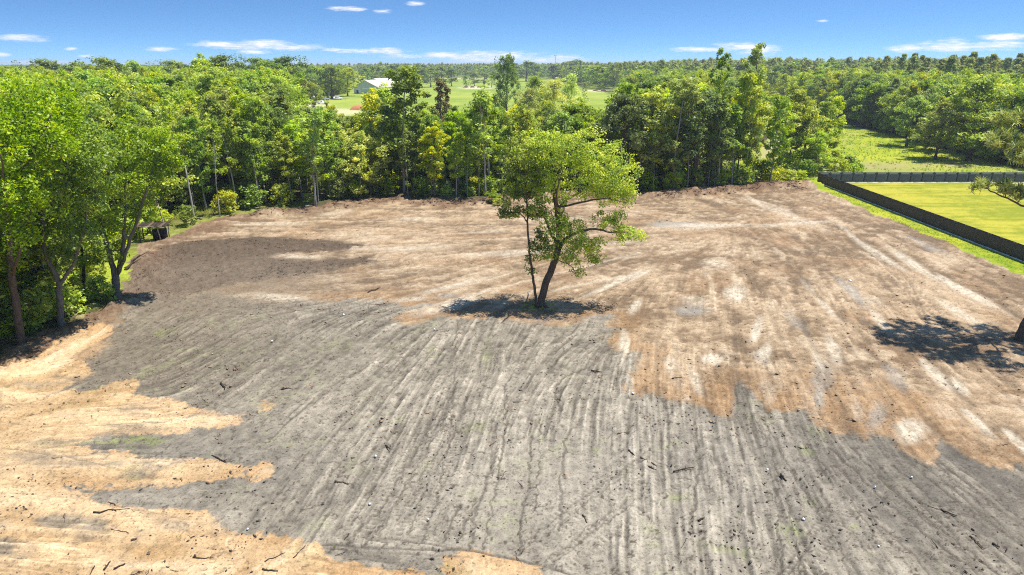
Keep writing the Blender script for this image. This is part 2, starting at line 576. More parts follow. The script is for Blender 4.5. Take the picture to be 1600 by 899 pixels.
# boundaries traced on the ground
P_GREY = wpoly([(0, 640), (165, 545), (175, 515), (200, 470), (320, 458), (400, 466), (440, 472), (520, 470), (580, 466), (604, 470), (640, 480),
                (668, 476), (640, 490), (622, 500), (640, 506), (690, 494), (760, 498), (840, 508), (900, 505), (940, 495), (962, 498), (955, 520), (952, 545),
                (975, 556), (1000, 552), (985, 590), (985, 612), (1040, 628), (1080, 630), (1110, 650), (1150, 652), (1156, 620), (1160, 598), (1180, 620),
                (1200, 635), (1240, 640), (1265, 622), (1280, 600), (1275, 640), (1275, 662), (1310, 684), (1350, 692), (1370, 676), (1385, 640), (1392, 620),
                (1382, 660), (1390, 695), (1420, 712), (1445, 716), (1468, 708), (1462, 680), (1500, 716), (1540, 730), (1590, 736), (1610, 720), (1680, 770),
                (1750, 800), (2400, 1400), (2400, 2600), (-800, 2600), (-800, 640)])
P_ORANGE = wpoly([(-700, 640), (-200, 590), (0, 577), (60, 562), (110, 527), (165, 510), (172, 514), (165, 526), (112, 560), (135, 568), (150, 582), (130, 598),
                  (98, 606), (150, 614), (162, 602), (208, 592), (216, 600), (212, 615), (240, 620), (285, 625), (300, 638), (340, 644), (372, 655),
                  (370, 663), (300, 671), (295, 682), (250, 680), (200, 680), (150, 685), (118, 696), (150, 701), (200, 708), (280, 716), (340, 720),
                  (383, 730), (378, 742), (330, 750), (260, 764), (210, 760), (150, 758), (100, 755), (86, 762), (118, 777), (200, 790), (300, 797),
                  (340, 806), (380, 832), (470, 838), (500, 848), (512, 865), (570, 885), (640, 893), (800, 930), (850, 980), (600, 1500), (-700, 1500)])
P_ORANGE2 = [wpoly([(392, 730), (410, 727), (430, 733), (424, 744), (404, 748)]),
             wpoly([(692, 868), (730, 864), (790, 876), (838, 890), (845, 930), (700, 930)]),
             wpoly([(404, 630), (414, 624), (424, 630), (424, 642), (408, 644)]),
             wpoly([(330, 650), (372, 648), (375, 662), (336, 664)])]
P_GREYIN = [wpoly([(190, 722), (235, 716), (280, 722), (275, 738), (200, 736)]), wpoly([(60, 805), (150, 815), (230, 832), (200, 848), (110, 830), (50, 815)]),
            wpoly([(-20, 840), (40, 850), (30, 872), (-20, 875)]), wpoly([(90, 590), (150, 585), (165, 600), (120, 610)]), wpoly([(330, 815), (380, 826), (370, 838), (340, 836)])]
P_DARK = wpoly([(205, 430), (235, 398), (300, 378), (400, 370), (470, 374), (540, 376), (566, 384), (530, 390), (470, 396), (438, 402), (450, 408),
                (510, 405), (575, 402), (592, 409), (530, 418), (480, 428), (410, 436), (360, 448), (290, 462), (215, 470)])
P_LINE = [(-60, 640), (0, 548), (40, 540), (92, 512), (135, 500), (185, 470), (205, 440), (200, 410), (215, 385), (262, 372), (300, 355), (340, 342), (400, 333),
          (470, 326), (540, 318), (600, 311), (640, 309), (700, 316), (760, 312), (830, 305), (900, 302), (1000, 303), (1060, 302), (1100, 297), (1180, 292),
          (1215, 288), (1240, 284), (1262, 284)]
LINE_W = wpoly(P_LINE)
FX, FY = 54.5, 121.7            # corner of the privacy fence
LOT = np.array(list(map(tuple, LINE_W)) + [(51.2, 119.5), (51.6, 105), (51.4, 80), (51.6, 50), (52.0, -30), (-70.0, -30.0), (-60, 30)])

PATCH = [  # pale sand scraped clean: x, y, half length, half width, angle (picture degrees), strength
    (430, 465, 45, 6, 2, 1), (470, 402, 40, 3, 2, .7), (545, 388, 50, 3, 0, .6), (1148, 458, 15, 14, 80, 1), (1183, 514, 20, 8, 110, 1), (975, 537, 20, 8, 88, 1.2),
    (992, 478, 14, 7, 140, .9), (1196, 548, 12, 8, 120, .9), (1113, 561, 16, 7, 0, 1), (1048, 570, 16, 12, 90, .6), (1085, 590, 30, 8, 70, .6),
    (1420, 672, 26, 18, 10, 1.1), (1462, 585, 34, 9, 42, 1), (1500, 603, 20, 6, 45, 1), (1530, 662, 36, 7, 42, 1), (1590, 690, 30, 7, 42, 1), (1302, 545, 28, 9, 68, .8),
    (1278, 565, 14, 6, 60, .7), (1340, 640, 18, 10, 70, .5), (1510, 456, 60, 6, 27, 1), (1480, 440, 25, 5, 30, .9), (1425, 412, 55, 6, 33, .9), (1370, 395, 60, 4, 33, .8),
    (1375, 500, 25, 6, 50, .8), (1500, 490, 50, 6, 30, .8), (1290, 480, 30, 5, 45, .6), (1340, 375, 50, 3, 40, .7), (1180, 315, 22, 3, 32, .8), (1225, 335, 60, 4, 22, .5),
    (965, 440, 60, 4, -24, .9), (1000, 430, 20, 3, -24, .8), (1100, 353, 60, 3, 0, .7), (1240, 350, 60, 2.5, -4, .6), (700, 478, 50, 7, -14, .8), (640, 468, 30, 4, -6, .7),
    (720, 445, 60, 4, -12, .7), (800, 395, 80, 4, -3, .6), (640, 388, 60, 4, -2, .6), (420, 350, 60, 3, 0, .5), (530, 332, 25, 3, -8, .7), (650, 342, 30, 3, 0, .5),
    (1085, 470, 22, 8, 10, .5), (1120, 412, 22, 5, 5, .5), (1075, 630, 16, 8, 80, .4), (1265, 450, 22, 5, 50, .4), (1200, 610, 26, 10, 70, .35), (150, 600, 50, 5, -12, .0),
    (380, 462, 40, 4, -6, .7), (960, 380, 50, 3, -4, .4), (860, 342, 60, 3, 0, .5)]
PGREYB = [(1080, 485, 30, 8, 0, .7), (1190, 560, 14, 10, 60, .5), (1330, 455, 34, 7, 40, .7), (1065, 352, 45, 6, 2, .8), (1285, 590, 18, 30, 20, .5), (1400, 590, 25, 12, 50, .5),
          (1160, 640, 14, 22, 0, .7), (1280, 620, 10, 28, 10, .8), (1370, 650, 14, 26, 20, .6), (1450, 385, 40, 5, 25, .5), (930, 500, 30, 7, -10, .8), (850, 500, 60, 7, 0, .3),
          (700, 462, 18, 4, -10, .5), (1240, 500, 26, 7, 40, .4), (1360, 470, 20, 6, 20, .4)]
PGREEN = [(262, 518, 22, 6, -10, 1), (200, 690, 75, 7, -2, .8), (1060, 778, 22, 7, 0, .5), (1262, 705, 14, 8, 20, .4), (1270, 785, 20, 10, 20, .4), (760, 560, 8, 30, 5, .35),
          (540, 540, 12, 8, 0, .35), (1135, 860, 50, 8, 10, .4), (930, 705, 10, 6, 0, .45), (1335, 825, 10, 6, 0, .8), (1240, 830, 12, 20, 20, .5), (1360, 870, 14, 8, 20, .4),
          (745, 670, 25, 10, -10, .4), (235, 585, 25, 8, -20, .3), (385, 575, 14, 14, 0, .15), (675, 550, 6, 14, 0, .5), (350, 480, 20, 4, 0, 0)]


def blob(X, Y, b, wob):
    """soft elongated patch; the picture ellipse is laid onto the ground"""
    px, py, L, w, ang, s = b
    a = radians(ang)
    c = at(px, py)
    u = at(px + L * cos(a), py + L * sin(a)) - c
    v = at(px - w * sin(a), py + w * cos(a)) - c
    det = u[0] * v[1] - u[1] * v[0]
    dx, dy = X - c[0], Y - c[1]
    p = (dx * v[1] - dy * v[0]) / det
    q = (-dx * u[1] + dy * u[0]) / det
    return s * sstep(0.45, -0.55, np.sqrt(p * p + q * q) - 1 + wob)


# seams between passes, wheel and track marks: picture points, half width in metres, strength (negative: pale, dry sand)
RUTS = [([(1030, 520), (1027, 560), (1026, 600), (1034, 626)], .22, .8), ([(1058, 540), (1062, 600), (1068, 628)], .16, .6), ([(1090, 556), (1100, 610), (1108, 645)], .2, .8),
        ([(1135, 470), (1146, 520), (1150, 560), (1156, 600)], .2, .6), ([(1200, 480), (1215, 520), (1240, 570), (1264, 612)], .25, .6), ([(1240, 470), (1270, 540), (1300, 600), (1318, 640), (1330, 684)], .25, .7),
        ([(1310, 520), (1340, 560), (1380, 620), (1396, 650)], .25, .6), ([(1400, 600), (1450, 660), (1500, 715)], .3, .6), ([(1480, 596), (1540, 660), (1600, 718)], .3, .6), ([(1540, 590), (1600, 640), (1660, 690)], .3, .6),
        ([(1395, 425), (1412, 445), (1428, 470), (1440, 500)], .12, .9), ([(1403, 420), (1420, 440), (1436, 470), (1446, 500)], .12, .9), ([(1370, 425), (1385, 445), (1400, 468)], .12, .7),
        ([(1228, 412), (1248, 428), (1262, 442)], .13, .6), ([(1276, 384), (1262, 402)], .12, .8), ([(1282, 386), (1270, 404)], .12, .8), ([(1302, 387), (1288, 406)], .12, .8), ([(1308, 388), (1296, 407)], .12, .8),
        ([(1230, 300), (1330, 348), (1450, 415), (1600, 500)], .16, .6), ([(1240, 320), (1350, 385), (1480, 468)], .18, .5), ([(1200, 300), (1260, 345), (1330, 400)], .2, .5), ([(1300, 330), (1450, 392), (1600, 470)], .2, .6),
        ([(440, 336), (560, 341), (700, 338)], .4, .5), ([(480, 362), (640, 353), (800, 349)], .4, .5), ([(560, 396), (700, 381), (860, 372)], .3, .5), ([(620, 430), (760, 405), (900, 385), (1000, 376)], .25, .55),
        ([(700, 452), (800, 425), (950, 395)], .25, .5), ([(900, 376), (1050, 362), (1200, 353)], .3, .5), ([(1000, 330), (1100, 331), (1220, 325)], .5, .5), ([(1010, 356), (1200, 350), (1290, 345)], .3, -.7),
        ([(640, 487), (760, 455), (880, 425), (1000, 395)], .3, -.6), ([(1180, 312), (1220, 325), (1270, 350)], .6, -.6), ([(560, 370), (700, 366), (840, 360)], .4, -.5), ([(860, 455), (930, 440), (1010, 425)], .35, -.6),
        ([(715, 500), (712, 560), (708, 620), (700, 700), (680, 790), (655, 850)], .07, .7), ([(905, 655), (888, 680), (880, 720), (876, 750), (880, 780), (874, 830)], .085, .7), ([(770, 655), (775, 700), (760, 760), (742, 800), (735, 860)], .085, .7),
        ([(790, 600), (790, 680), (775, 760), (755, 860)], .06, .8), ([(830, 655), (828, 740), (815, 800), (810, 870)], .06, .9), ([(845, 655), (842, 740), (838, 800)], .05, .8), ([(920, 572), (885, 590), (868, 605), (870, 625), (878, 642)], .12, .8),
        ([(960, 640), (955, 720), (952, 800)], .05, .6), ([(1085, 656), (1090, 740), (1080, 820)], .08, .8), ([(1175, 645), (1205, 700), (1230, 780), (1245, 850), (1252, 910)], .07, .8), ([(1212, 760), (1220, 860), (1222, 910)], .07, .8),
        ([(1190, 650), (1240, 740), (1300, 830), (1345, 905)], .07, .7), ([(800, 866), (860, 815), (930, 765), (1010, 706)], .05, .5), ([(808, 870), (868, 820), (938, 770), (1018, 712)], .05, .5), ([(848, 884), (915, 828), (985, 778)], .05, .6),
        ([(858, 888), (925, 832), (994, 782)], .05, .6), ([(1222, 894), (1258, 842), (1292, 790)], .06, .5), ([(1232, 898), (1268, 846), (1300, 795)], .06, .5), ([(690, 640), (640, 720), (600, 790), (545, 842)], .09, .7), ([(700, 650), (650, 730), (612, 800), (570, 850)], .07, .7),
        ([(730, 620), (700, 700), (665, 760), (640, 836)], .06, .6), ([(660, 560), (560, 640), (500, 705)], .08, .5), ([(600, 560), (480, 622), (400, 664)], .08, .5), ([(560, 690), (520, 740), (480, 792)], .07, .6), ([(650, 740), (620, 790), (590, 840)], .06, .6),
        ([(430, 690), (470, 684), (540, 690)], .05, .5), ([(400, 700), (480, 720), (560, 725), (600, 745)], .06, .5), ([(508, 850), (620, 856), (740, 862), (830, 882), (900, 900)], .10, .8), ([(510, 856), (620, 864), (740, 872)], .06, .5),
        ([(640, 790), (660, 740), (690, 690)], .06, .6), ([(720, 790), (690, 850)], .07, .8), ([(745, 780), (715, 850)], .07, .7), ([(1380, 620), (1440, 700), (1540, 800), (1600, 850)], .08, .6), ([(1300, 700), (1380, 780), (1480, 860), (1540, 905)], .09, .8),
        ([(1330, 700), (1400, 770), (1500, 850), (1570, 905)], .08, .8), ([(1280, 720), (1340, 790), (1420, 860), (1460, 905)], .08, .7), ([(1400, 730), (1480, 800), (1590, 880)], .08, .7), ([(1260, 740), (1310, 810), (1380, 890)], .08, .6),
        ([(1440, 740), (1520, 800), (1620, 866)], .08, .7), ([(1480, 740), (1560, 796), (1640, 850)], .08, .6), ([(1360, 740), (1430, 800), (1530, 880)], .06, .6), ([(0, 640), (60, 626), (150, 590)], .08, .5), ([(0, 660), (110, 668), (250, 660)], .06, .4),
        ([(0, 700), (120, 716), (240, 748)], .06, .4), ([(20, 770), (150, 785), (300, 812)], .06, .4)]

TREAD = []
for ln in ([(800, 860), (860, 812), (930, 762), (1020, 704)], [(850, 886), (920, 832), (1000, 774), (1060, 730)], [(1225, 896), (1262, 842), (1300, 788)], [(1290, 600), (1350, 690), (1440, 790), (1540, 890)],
           [(640, 640), (600, 720), (540, 830)], [(700, 660), (665, 740), (620, 840)], [(1150, 420), (1180, 520), (1240, 640)], [(1100, 420), (1110, 520), (1130, 640)], [(1340, 380), (1420, 450), (1520, 560)],
           [(300, 560), (420, 500), (560, 470)], [(980, 430), (960, 480), (950, 540)], [(1010, 300), (1130, 345), (1250, 420)]):
    TREAD.append((ln, .24))
    TREAD.append(([(x + 30 * (y / 800.0), y + 6) for x, y in ln], .24))


def lerp(a, b, f):
    return a * (1 - f[:, None]) + np.asarray(b, dtype=float) * f[:, None]


def ridge_h(X, Y):
    """low windrows pushed against the tree line and the mound at the back right"""
    D = sdf_line(X, Y)
    n = fbm(X * .35, Y * .35, 3, 4)
    back = sstep(-46, -36, X) * sstep(48, 44, X)
    h = back * np.exp(-((D - 1.6) / 1.5) ** 2) * (0.12 + 0.9 * np.clip(n - .38, 0, 1) * 2.0)
    c = at(1255, 291)
    h = h + 1.1 * np.exp(-(((X - c[0]) / 5.5) ** 2 + ((Y - c[1] + 1) / 2.6) ** 2)) * (0.55 + .9 * fbm(X * .9, Y * .9, 5, 3))
    c = at(250, 388)
    h = h + 0.5 * np.exp(-(((X - c[0] - 6) / 6) ** 2 + ((Y - c[1]) / 3.0) ** 2)) * (0.5 + fbm(X * .7, Y * .7, 6, 3))
    # terrain keeps flat
    return h


def sdf_line(X, Y):
    """distance inside the clearing from its wooded edge (positive inside)"""
    d = np.full(X.shape, 1e12)
    for i in range(len(LINE_W) - 1):
        ax, ay = LINE_W[i]; bx, by = LINE_W[i + 1]
        ex, ey = bx - ax, by - ay
        t = np.clip(((X - ax) * ex + (Y - ay) * ey) / (ex * ex + ey * ey), 0, 1)
        d = np.minimum(d, (X - ax - ex * t) ** 2 + (Y - ay - ey * t) ** 2)
    return np.sqrt(d)


def clearing(X, Y):
    """height and colour of the graded soil"""
    n_lo = fbm(X * .12, Y * .12, 1, 4)
    n_md = fbm(X * .6, Y * .6, 2, 4)
    n_hi = fbm(X * 2.3, Y * 2.3, 4, 3)
    wx = (fbm(X * .3, Y * .3, 0, 3) - .5) * 2.4
    wide = lic(X + wx, Y - wx, 0.62, 1.1, 6, 1)
    pas = lic(X + wx * .4, Y - wx * .4, 1.7, 0.42, 6, 2)
    fur = lic(X + wx * .15, Y, 3.6, 0.22, 11, 3)
    fine = lic(X, Y, 7.5, 0.12, 12, 4)
    thin = lic(X + wx * .1, Y, 11.0, 0.08, 9, 7)
    scr = sstep(.045, .0, np.abs(vn(X * 2.1 + wx, Y * 2.1, 6) - .5 + (vn(X * 7, Y * 7, 1) - .5) * .35)) * sstep(.50, .66, fbm(X * .5, Y * .5, 4, 3))
    amp = .25 + .95 * sstep(.38, .62, fbm(X * .13 + 5, Y * .13, 3, 3))
    thin = .5 + (thin - .5) * amp; fine = .5 + (fine - .5) * amp; fur = .5 + (fur - .5) * amp
    wig = (n_md - .5) * 2.2 + (n_hi - .5) * 0.9 + (pas - .5) * 1.2
    sg = sdf_poly(P_GREY, X, Y)
    hf = .38 * n_hi + .30 * fur + .20 * vn(X * 6.1, Y * 6.1, 2) + .12 * vn(X * 12, Y * 12, 3)
    bandw = 1.0 + 1.6 * sstep(-4, -22, X) + 1.2 * sstep(.45, .65, n_lo)
    gs = sstep(1, -1, (sg + wig * 0.9) / bandw)
    g = sstep(-.16, .16, gs - .5 + (hf - .5) * 1.5 * np.clip(4.5 * gs * (1 - gs), 0, 1))
    so_ = sdf_poly(P_ORANGE, X, Y)
    for p in P_ORANGE2:
        so_ = np.minimum(so_, sdf_poly(p, X, Y))
    hole = np.zeros_like(X)
    for p in P_GREYIN:
        hole = np.maximum(hole, sstep(.5, -.6, sdf_poly(p, X, Y) + wig * .9) * .8)
    os_ = sstep(0.8, -0.8, so_ + wig * 0.42)
    og = sstep(-.10, .10, os_ - .5 + (hf - .5) * 1.6 * np.clip(4.5 * os_ * (1 - os_), 0, 1)) * (1 - hole)
    dk = sstep(0.8, -0.8, sdf_poly(P_DARK, X, Y) + wig * 1.0)

    # brown and tan subsoil
    near = sstep(100, 55, Y)
    tan_f = np.clip(0.50 + (wide - .5) * .75 + (pas - .5) * .75 + (fur - .5) * .5 + (n_md - .5) * 1.7 + (n_lo - .5) * 1.4 + (n_hi - .5) * 1.0, 0, 1)
    C = lerp(np.tile([.165, .112, .066], (len(X), 1)), (.36, .260, .160), tan_f)
    rust = sstep(.5, .75, fbm(X * .25, Y * .25, 6, 3) + (pas - .5) * .3)
    C = lerp(C, (.27, .165, .085), rust * .45)
    pale = sstep(.58, .80, wide * .30 + pas * .40 + n_md * .25 + n_lo * .15) * sstep(.35, .6, n_hi * .5 + fbm(X * .17, Y * .17, 5, 3) * .5)
    pale = np.maximum(pale, sstep(.60, .72, fbm(X * .30, Y * .42, 7, 4) * .55 + pas * .30 + n_hi * .15) * .6)
    C = lerp(C, (.44, .35, .24), pale * .75)
    C = lerp(C, (.13, .095, .065), sstep(.62, .80, 1 - (pas * .5 + n_md * .3 + wide * .2)) * .5)
    edge = sstep(2.4, 0.2, np.abs(sg - 1.0)) * near
    C = lerp(C, (.27, .155, .070), edge * .55 * np.clip(n_md * 1.6, 0, 1))
    wob = (n_hi - .5) * .7 + (n_md - .5) * .8 + (fur - .5) * .45
    pg = np.zeros_like(X); pw = np.zeros_like(X); pn = np.zeros_like(X)
    for b in PGREYB:
        pg = np.maximum(pg, blob(X, Y, b, wob))
    for b in PATCH:
        pw = np.maximum(pw, blob(X, Y, b, wob))
    for b in PGREEN:
        pn = np.maximum(pn, blob(X, Y, b, wob * 1.6))
    C = lerp(C, (.27, .255, .22), np.clip(pg, 0, 1) * .85)
    C = lerp(C, (.50, .425, .315), np.clip(pw * (.75 + 1.1 * (n_hi - .3)), 0, 1) * .85)
    C = lerp(C, (.085, .060, .040), np.clip(dk * (0.85 + .5 * (n_hi - .3)), 0, 1))
    # the far strip along the trees: dark raked soil with roots
    D = sdf_line(X, Y)
    back = sstep(-46, -38, X)
    rk = sstep(5.5, 1.5, D + (n_md - .5) * 6) * back
    C = lerp(C, (.14, .082, .048), rk * .75)

    # grey topsoil
    gf = np.clip(.55 + (wide - .5) * .35 + (pas - .5) * .55 + (fur - .5) * .8 + (n_md - .5) * .6 + (n_hi - .5) * .5, 0, 1)
    G = lerp(np.tile([.110, .094, .070], (len(X), 1)), (.285, .245, .184), gf)
    # darker churned ground towards the right front
    c = at(1420, 740)
    dr = np.exp(-(((X - c[0]) / 14) ** 2 + ((Y - c[1]) / 6.5) ** 2))
    G = lerp(G, (.085, .074, .060), np.clip(dr * .75 * (0.35 + 1.3 * (1 - pas)), 0, 1))
    c = at(240, 560)
    dl = np.exp(-(((X - c[0]) / 9) ** 2 + ((Y - c[1]) / 9) ** 2))
    G = lerp(G, (.135, .108, .076), dl * .75)
    c = at(300, 470)
    G = lerp(G, (.15, .115, .078), .7 * np.exp(-(((X - c[0]) / 8) ** 2 + ((Y - c[1]) / 6) ** 2)))
    c = at(950, 760)
    lt = np.exp(-(((X - c[0]) / 13) ** 2 + ((Y - c[1]) / 10) ** 2))
    G = lerp(G, (.34, .30, .235), lt * .5)
    c = at(330, 720)
    G = lerp(G, (.12, .108, .088), .5 * np.exp(-(((X - c[0]) / 7) ** 2 + ((Y - c[1]) / 3.5) ** 2)))
    c = at(330, 440)
    lb = np.exp(-(((X - c[0]) / 13) ** 2 + ((Y - c[1]) / 9) ** 2))
    C = lerp(C, (.145, .112, .080), np.clip(lb * 1.1, 0, .85) * (1 - np.clip(pw, 0, 1) * .6) * (.6 + .5 * n_hi))
    C = C * (1 - g[:, None]) + G * g[:, None]
    # orange fill sand
    of = np.clip(.5 + (wide - .5) * 1.0 + (pas - .5) * .7 + (fur - .5) * .5 + (n_md - .5) * .5, 0, 1)
    O = lerp(np.tile([.33, .21, .10], (len(X), 1)), (.56, .405, .235), of)
    O = lerp(O, (.20, .17, .125), sstep(.60, .80, fbm(X * .22, Y * .55 + 4, 1, 4) * .7 + (fur - .5) * .35 + .3 * pas - .06) * .55)
    O = lerp(O, (.52, .42, .29), sstep(.72, .95, n_lo * .6 + pas * .6) * .5)
    O = lerp(O, (.20, .155, .105), sstep(.62, .82, fbm(X * .3 + 9, Y * .9, 2, 4) + (pas - .5) * .5) * .6)
    O = lerp(O, (.33, .18, .08), sstep(1.0, 0, -so_) * .35 * n_hi * 1.6)
    C = C * (1 - og[:, None]) + O * og[:, None]
    # weeds coming through
    C = lerp(C, (.16, .19, .045), np.clip(pn, 0, 1) * sstep(.38, .6, n_hi) * .75)
    wd = sstep(.60, .72, fbm(X * .45, Y * .45, 7, 3)) * sstep(.5, .7, n_hi)
    C = lerp(C, (.17, .19, .07), wd * .25 * g)
    # dark cracks between passes and wheel lines
    lng = lic(X + wx * .1, Y, 5.0, 0.20, 16, 5)
    crack = sstep(.62, .80, lng) * sstep(.40, .62, n_md * .6 + pas * .4)
    ruts, pl = np.zeros_like(X), np.zeros_like(X)
    for pts, wd_, st in RUTS:
        P = wpoly(pts)
        d2 = np.full(X.shape, 1e9)
        sel = (X > P[:, 0].min() - 2) & (X < P[:, 0].max() + 2) & (Y > P[:, 1].min() - 2) & (Y < P[:, 1].max() + 2)
        xs, ys = X[sel] + (n_hi[sel] - .5) * .45, Y[sel] + (n_md[sel] - .5) * .5
        dd = np.full(xs.shape, 1e9)
        for i in range(len(P) - 1):
            ax, ay = P[i]; ex, ey = P[i + 1] - P[i]
            tt = np.clip(((xs - ax) * ex + (ys - ay) * ey) / (ex * ex + ey * ey), 0, 1)
            dd = np.minimum(dd, (xs - ax - ex * tt) ** 2 + (ys - ay - ey * tt) ** 2)
        v = sstep(wd_ * 1.3, wd_ * .2, np.sqrt(dd)) * abs(st) * np.clip(.2 + 1.5 * n_hi[sel], 0, 1)
        tgt = ruts if st > 0 else pl
        tgt[sel] = np.maximum(tgt[sel], v)
    trd = np.zeros_like(X); trm = np.zeros_like(X)
    for pts, hw in TREAD:
        P = wpoly(pts)
        sel = (X > P[:, 0].min() - 1) & (X < P[:, 0].max() + 1) & (Y > P[:, 1].min() - 1) & (Y < P[:, 1].max() + 1)
        xs, ys = X[sel], Y[sel]
        best = np.full(xs.shape, 1e9); al = np.zeros(xs.shape); s0 = 0
        for i in range(len(P) - 1):
            ax, ay = P[i]; e = P[i + 1] - P[i]; L_ = math.hypot(*e)
            tt = np.clip(((xs - ax) * e[0] + (ys - ay) * e[1]) / (L_ * L_), 0, 1)
            dd = np.hypot(xs - ax - e[0] * tt, ys - ay - e[1] * tt)
            al = np.where(dd < best, s0 + tt * L_, al); best = np.minimum(best, dd); s0 += L_
        mk = sstep(hw, hw * .7, best) * np.clip((n_hi[sel] + n_md[sel]) * 1.3 - .5, 0, 1)
        trd[sel] = np.where(mk > trm[sel], np.sin(al * 6.283 / .30) * mk, trd[sel]); trm[sel] = np.maximum(trm[sel], mk)
    C = C * (1 + trd * .20 - trm * .08)[:, None]
    C = lerp(C, (.42, .355, .265), pl)
    ck = np.clip(np.maximum(crack * .6 * (1 - .75 * og) * near, ruts), 0, 1)
    C = lerp(C, (.05, .042, .033), ck * (.50 * g + .40))
    # speckle of roots and clods
    sp = sstep(.70, .80, vn(X * 5.1, Y * 5.1, 5) * .6 + vn(X * 11, Y * 11, 6) * .4)
    C = lerp(C, (.07, .055, .04), sp * (.5 * g + .3) * (1 - .5 * og))
    C = lerp(C, (.06, .05, .038), scr * .5 * (1 - .6 * og) * near)
    soft = .45 + .55 * np.maximum(g, og * .6)
    C = C * (1 + (thin - .5) * .55 * near * soft)[:, None] * (1 + (fine - .5) * .6 * soft)[:, None] * (1 + (n_hi - .5) * .35)[:, None]
    h = (fur - .5) * .095 * (.6 + .7 * g) + (fine - .5) * .08 + (thin - .5) * .03 - scr * .04 + (pas - .5) * .10 + (wide - .5) * .10 + (n_md - .5) * .10 + (n_hi - .5) * .09 - ck * .07 + trd * .022 - trm * .03
    h = h - .05 * sp * 0
    h = h + rk * (n_hi - .35) * .35 + dk * (n_hi - .4) * .22
    return h, np.clip(C, .02, .92), D


# rows and columns get coarser away from the place one can stand
rows = [-60, -40, -25, -12, -2, 6, 12, 16, 18.5]
y = 20.0
while y < 132:
    rows.append(y)
    y += 0.060 * ((y * y + 400.0) / 929.0) ** 0.98
while y < 6000:
    rows.append(y)
    y *= 1.028
rows = np.array(rows)
un = np.concatenate([-np.geomspace(30, 0.98, 26), np.linspace(-0.96, 0.96, 1150), np.geomspace(0.98, 30, 26)])
wy = 10 + np.maximum(rows, 6) * 0.86
XX = un[None, :] * wy[:, None]
YY = np.broadcast_to(rows[:, None], XX.shape).copy()
nr, nc = XX.shape
X = XX.ravel().astype(np.float64); Y = YY.ravel()
Z = np.zeros(len(X)); CC = np.zeros((len(X), 3))
lot = sdf_poly(LOT, X, Y)
wn = fbm(X * .5, Y * .5, 3, 4)
lotn = lot + (wn - .5) * 2.4
ins = lotn < 1.5
h, c, D = clearing(X[ins], Y[ins])
fade = sstep(1.2, -1.0, lotn[ins])
Z[ins] = h * fade + ridge_h(X[ins], Y[ins])
CC[ins] = c
# kinds: 0 soil, 1 fenced lawn, 2 meadow and verge, 3 forest floor, 4 pasture
kind = np.where(lotn < 0, 0, 2)
lawn = (X > FX) & (Y < FY) & (Y > -30)
kind[lawn] = 1
fx_edge = np.interp(Y, [120, 128, 145, 200, 235, 360, 800], [44, 40, 46, 74, 84, 118, 260])
belt_y = np.interp(X, LINE_W[:, 0][np.argsort(LINE_W[:, 0])], LINE_W[:, 1][np.argsort(LINE_W[:, 0])])
frt = (lotn >= 0) & ~lawn & (X < fx_edge) & (X > Y * .12)
belt = (lotn >= 0) & ~lawn & (X < 46) & (Y < 150)
leftw = (lotn >= 0) & (X < -np.maximum(36, Y * .30))
rgt = (X > np.interp(Y, [100, 140, 200, 235, 360, 900], [104, 102, 112, 116, 140, 330])) & (Y > 121)
far_mid = (lotn >= 0) & (Y > 146) & (X > Y * .17) & (X < fx_edge)
far_mid &= Y < 450
frt &= Y < 150
kind[frt | belt | leftw | rgt | far_mid] = 3
pas_ = (kind == 2) & (Y > 150) & (X < Y * .20 + 5) & (X > -Y * .31)
kind[pas_] = 4
ng = fbm(X * .15, Y * .15, 2, 4); ng2 = fbm(X * 1.1, Y * 1.1, 4, 4)
T = lambda a, b, f: lerp(np.tile(a, (len(X), 1)), b, np.clip(f, 0, 1))
mow = fbm(X * .10, Y * 1.0, 5, 3)
cl = T([.205, .225, .016], (.36, .325, .036), (ng2 - .5) * 1.5 + .45 + (mow - .5) * 2.2 + (ng - .5) * 1.6)
cm = T([.18, .245, .014], (.33, .345, .026), (ng2 - .5) * 1.4 + .5 + (ng - .5) * 1.8)
dry = sstep(.52, .68, fbm(X * .08 + 3, Y * .16, 6, 4)) * (Y > 118)
c_ = at(1450, 262)
band = np.exp(-((Y - c_[1] - 2) / 5) ** 2) * (X > 58)
cm = lerp(cm, (.30, .24, .12), np.clip(dry * .35 + band * .55, 0, 1) * np.clip(ng2 * 1.5, 0, 1))
trk = (Y < 420) * np.exp(-((X - np.interp(Y, [125, 160, 220, 360], [46, 60, 86, 138])) / 3.5) ** 2) * (Y > 150)
cm = lerp(cm, (.38, .30, .19), trk * .7)
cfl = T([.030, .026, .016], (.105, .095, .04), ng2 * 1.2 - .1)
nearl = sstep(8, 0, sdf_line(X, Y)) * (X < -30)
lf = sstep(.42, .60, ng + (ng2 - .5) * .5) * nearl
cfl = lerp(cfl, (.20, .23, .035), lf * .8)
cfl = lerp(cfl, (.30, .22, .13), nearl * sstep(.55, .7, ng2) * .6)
pat = at(170, 425)
glade = np.exp(-(((X - pat[0] + 3) / 9) ** 2 + ((Y - pat[1]) / 8) ** 2))
cfl = lerp(cfl, (.26, .31, .03), np.clip(glade * 1.3, 0, 1))
cp = T([.17, .245, .026], (.29, .33, .050), (ng - .5) * 1.2 + .55 + (fbm(X * .02, Y * .05, 3, 3) - .5) * 1.5)
for b in [(745, 137, 30, 2.5, 0, .8), (935, 142, 22, 2, 0, .8), (470, 165, 40, 4, 0, .9), (520, 175, 70, 6, 0, .6), (600, 172, 40, 5, 0, .5), (720, 122, 60, 1.2, 0, .7), (950, 126, 60, 1.2, 0, .6)]:
    cp = lerp(cp, (.62, .52, .38), np.clip(blob(X, Y, b, (ng2 - .5) * .8), 0, 1) * .85)
